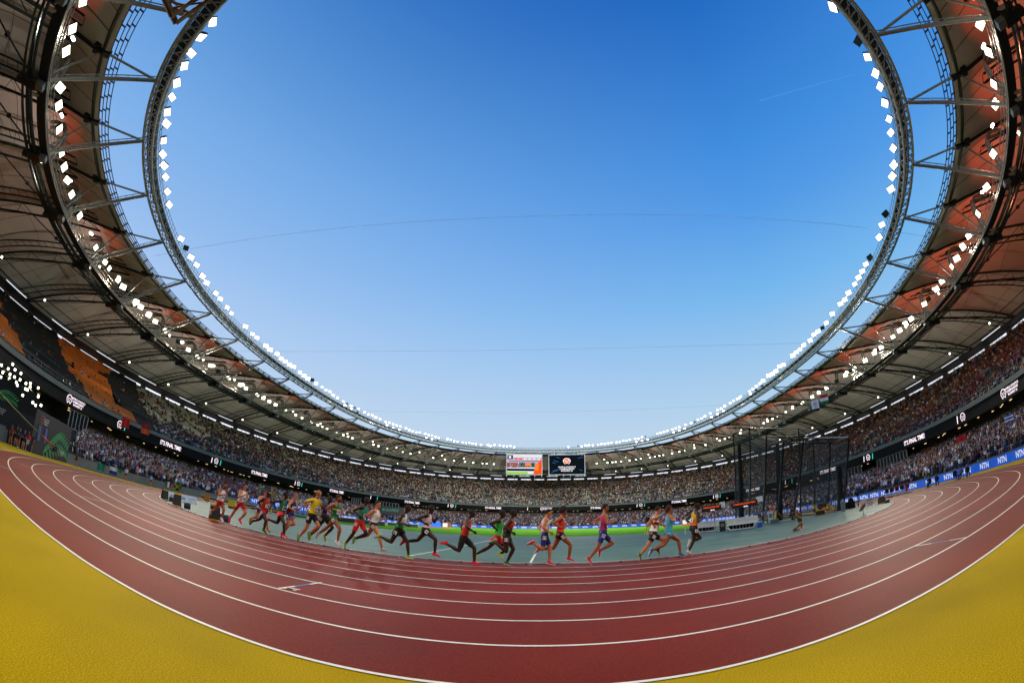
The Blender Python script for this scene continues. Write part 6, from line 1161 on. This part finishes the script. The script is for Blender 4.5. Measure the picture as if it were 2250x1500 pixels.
# tv camera on a post before the boards
c = dp(1886, 1112, 47); c.z = 0; e = empty('television_camera', c, face(c), label='black television camera on a pedestal left of the small white board', cat='camera'); plane_box(e, 'body', (0, 0, 1.25), (.3, .7, .34), M_blk); plane_box(e, 'viewfinder', (-.2, .1, 1.45), (.14, .2, .14), M_blk); b = MB(); b.tube([(0, 0, 0), (0, 0, 1.1)], .05, 6); b.tube([(-.35, 0, .55), (.35, 0, .55)], .05, 5); b.tube([(0, -.4, 1.25), (0, -.62, 1.25)], .1, 8); b.build('pedestal', M_black, e)
# kneeling photographer
kz = (1720, 1100, 18.75)
c0 = np.array(gp(1745, 1166)[:]); n_ = np.array((c0[0] - CAM.x, c0[1] - CAM.y, 0)); n_ /= np.linalg.norm(n_)                 # picture-parallel plane through him
def kp(x, y, off=0): return on_plane(kz[0] + x / kz[2], kz[1] + y / kz[2], c0 + n_ * off, n_)
right = np.array((n_[1], -n_[0], 0)); Fk = -right * .8 - n_ * .6; Fk /= np.linalg.norm(Fk); Lk = np.cross((0, 0, 1), Fk)
J = dict(P=kp(720, 930, .1), N=kp(665, 510, 0), H=kp(575, 440, -.05), SR=kp(600, 560, .18), SL=kp(740, 560, -.12), ER=kp(470, 760, .1), WR=kp(450, 600, -.12), EL=kp(740, 720, -.2), WL=kp(520, 570, -.2), KR=kp(430, 1200, -.05), AR=kp(650, 1200, .35), TR=kp(700, 1215, .5), KL=kp(730, 900, -.42), AL=kp(780, 1130, -.25), TL=kp(770, 1190, -.42)); J['face'] = Fk
mz = min(J['KR'][2] - .05, J['TL'][2] - .03)
for k in J:
    if k != 'face': J[k] = J[k] - np.array((0, 0, mz))
ph = build_person(J, Fk, Lk, dict(skin='tan', top=(16, 70, 40), shorts=(150, 140, 120), shoe=(230, 50, 40), sock=(20, 20, 24), style='bald', tshirt=1, slen=.75, flare=1.1, hip=False, bib=False, s=.98, hem=-.1), label='bald photographer in dark green T-shirt kneeling on the infield aiming a camera', cat='photographer')
pc = (J['WR'] + J['WL']) / 2 + Fk * .1 + np.array((0, 0, .05)); e = empty('camera_with_lens', pc, math.atan2(Fk[1], Fk[0]) + PI / 2, label='black camera with a long lens held by the kneeling photographer', cat='camera'); plane_box(e, 'body', (0, .05, 0), (.15, .08, .12), M_blk); b = MB(); b.tube([(0, 0, 0), (0, -.18, 0), (0, -.3, 0)], [.045, .05, .062], 10); b.build('lens', M_blk, e); b = MB(); b.box((0, .05, .08), (.06, .05, .05)); b.build('viewfinder', M_blk, e)
# small square litter on the track edge and budapest board
for (x, y) in ((581, 1178), (879, 1225), (1165, 1241)): p = gp(x, y); m = MB(); m.box((0, 0, .012), (.12, .06, .012)); m.build('lane_marker', M_wh, None, label='tiny white lane marker lying just outside the kerb', cat='marker', group='white markers on the kerb lane').location = p
c = dp(858, 1121, 150); e = empty('city_banner', c, face(c), label='dark banner with teal BUDAPEST lettering on the far left stand', cat='banner'); plane_box(e, 'panel', (0, 0, 0), (9, .3, 2.6), M_dark); lettering(e, 'BUDAPEST', 1.15, (0, -.2, .1), mat('banner_letters', (40, 150, 120), .6, emit=(30, 130, 105), es=.3), .0)
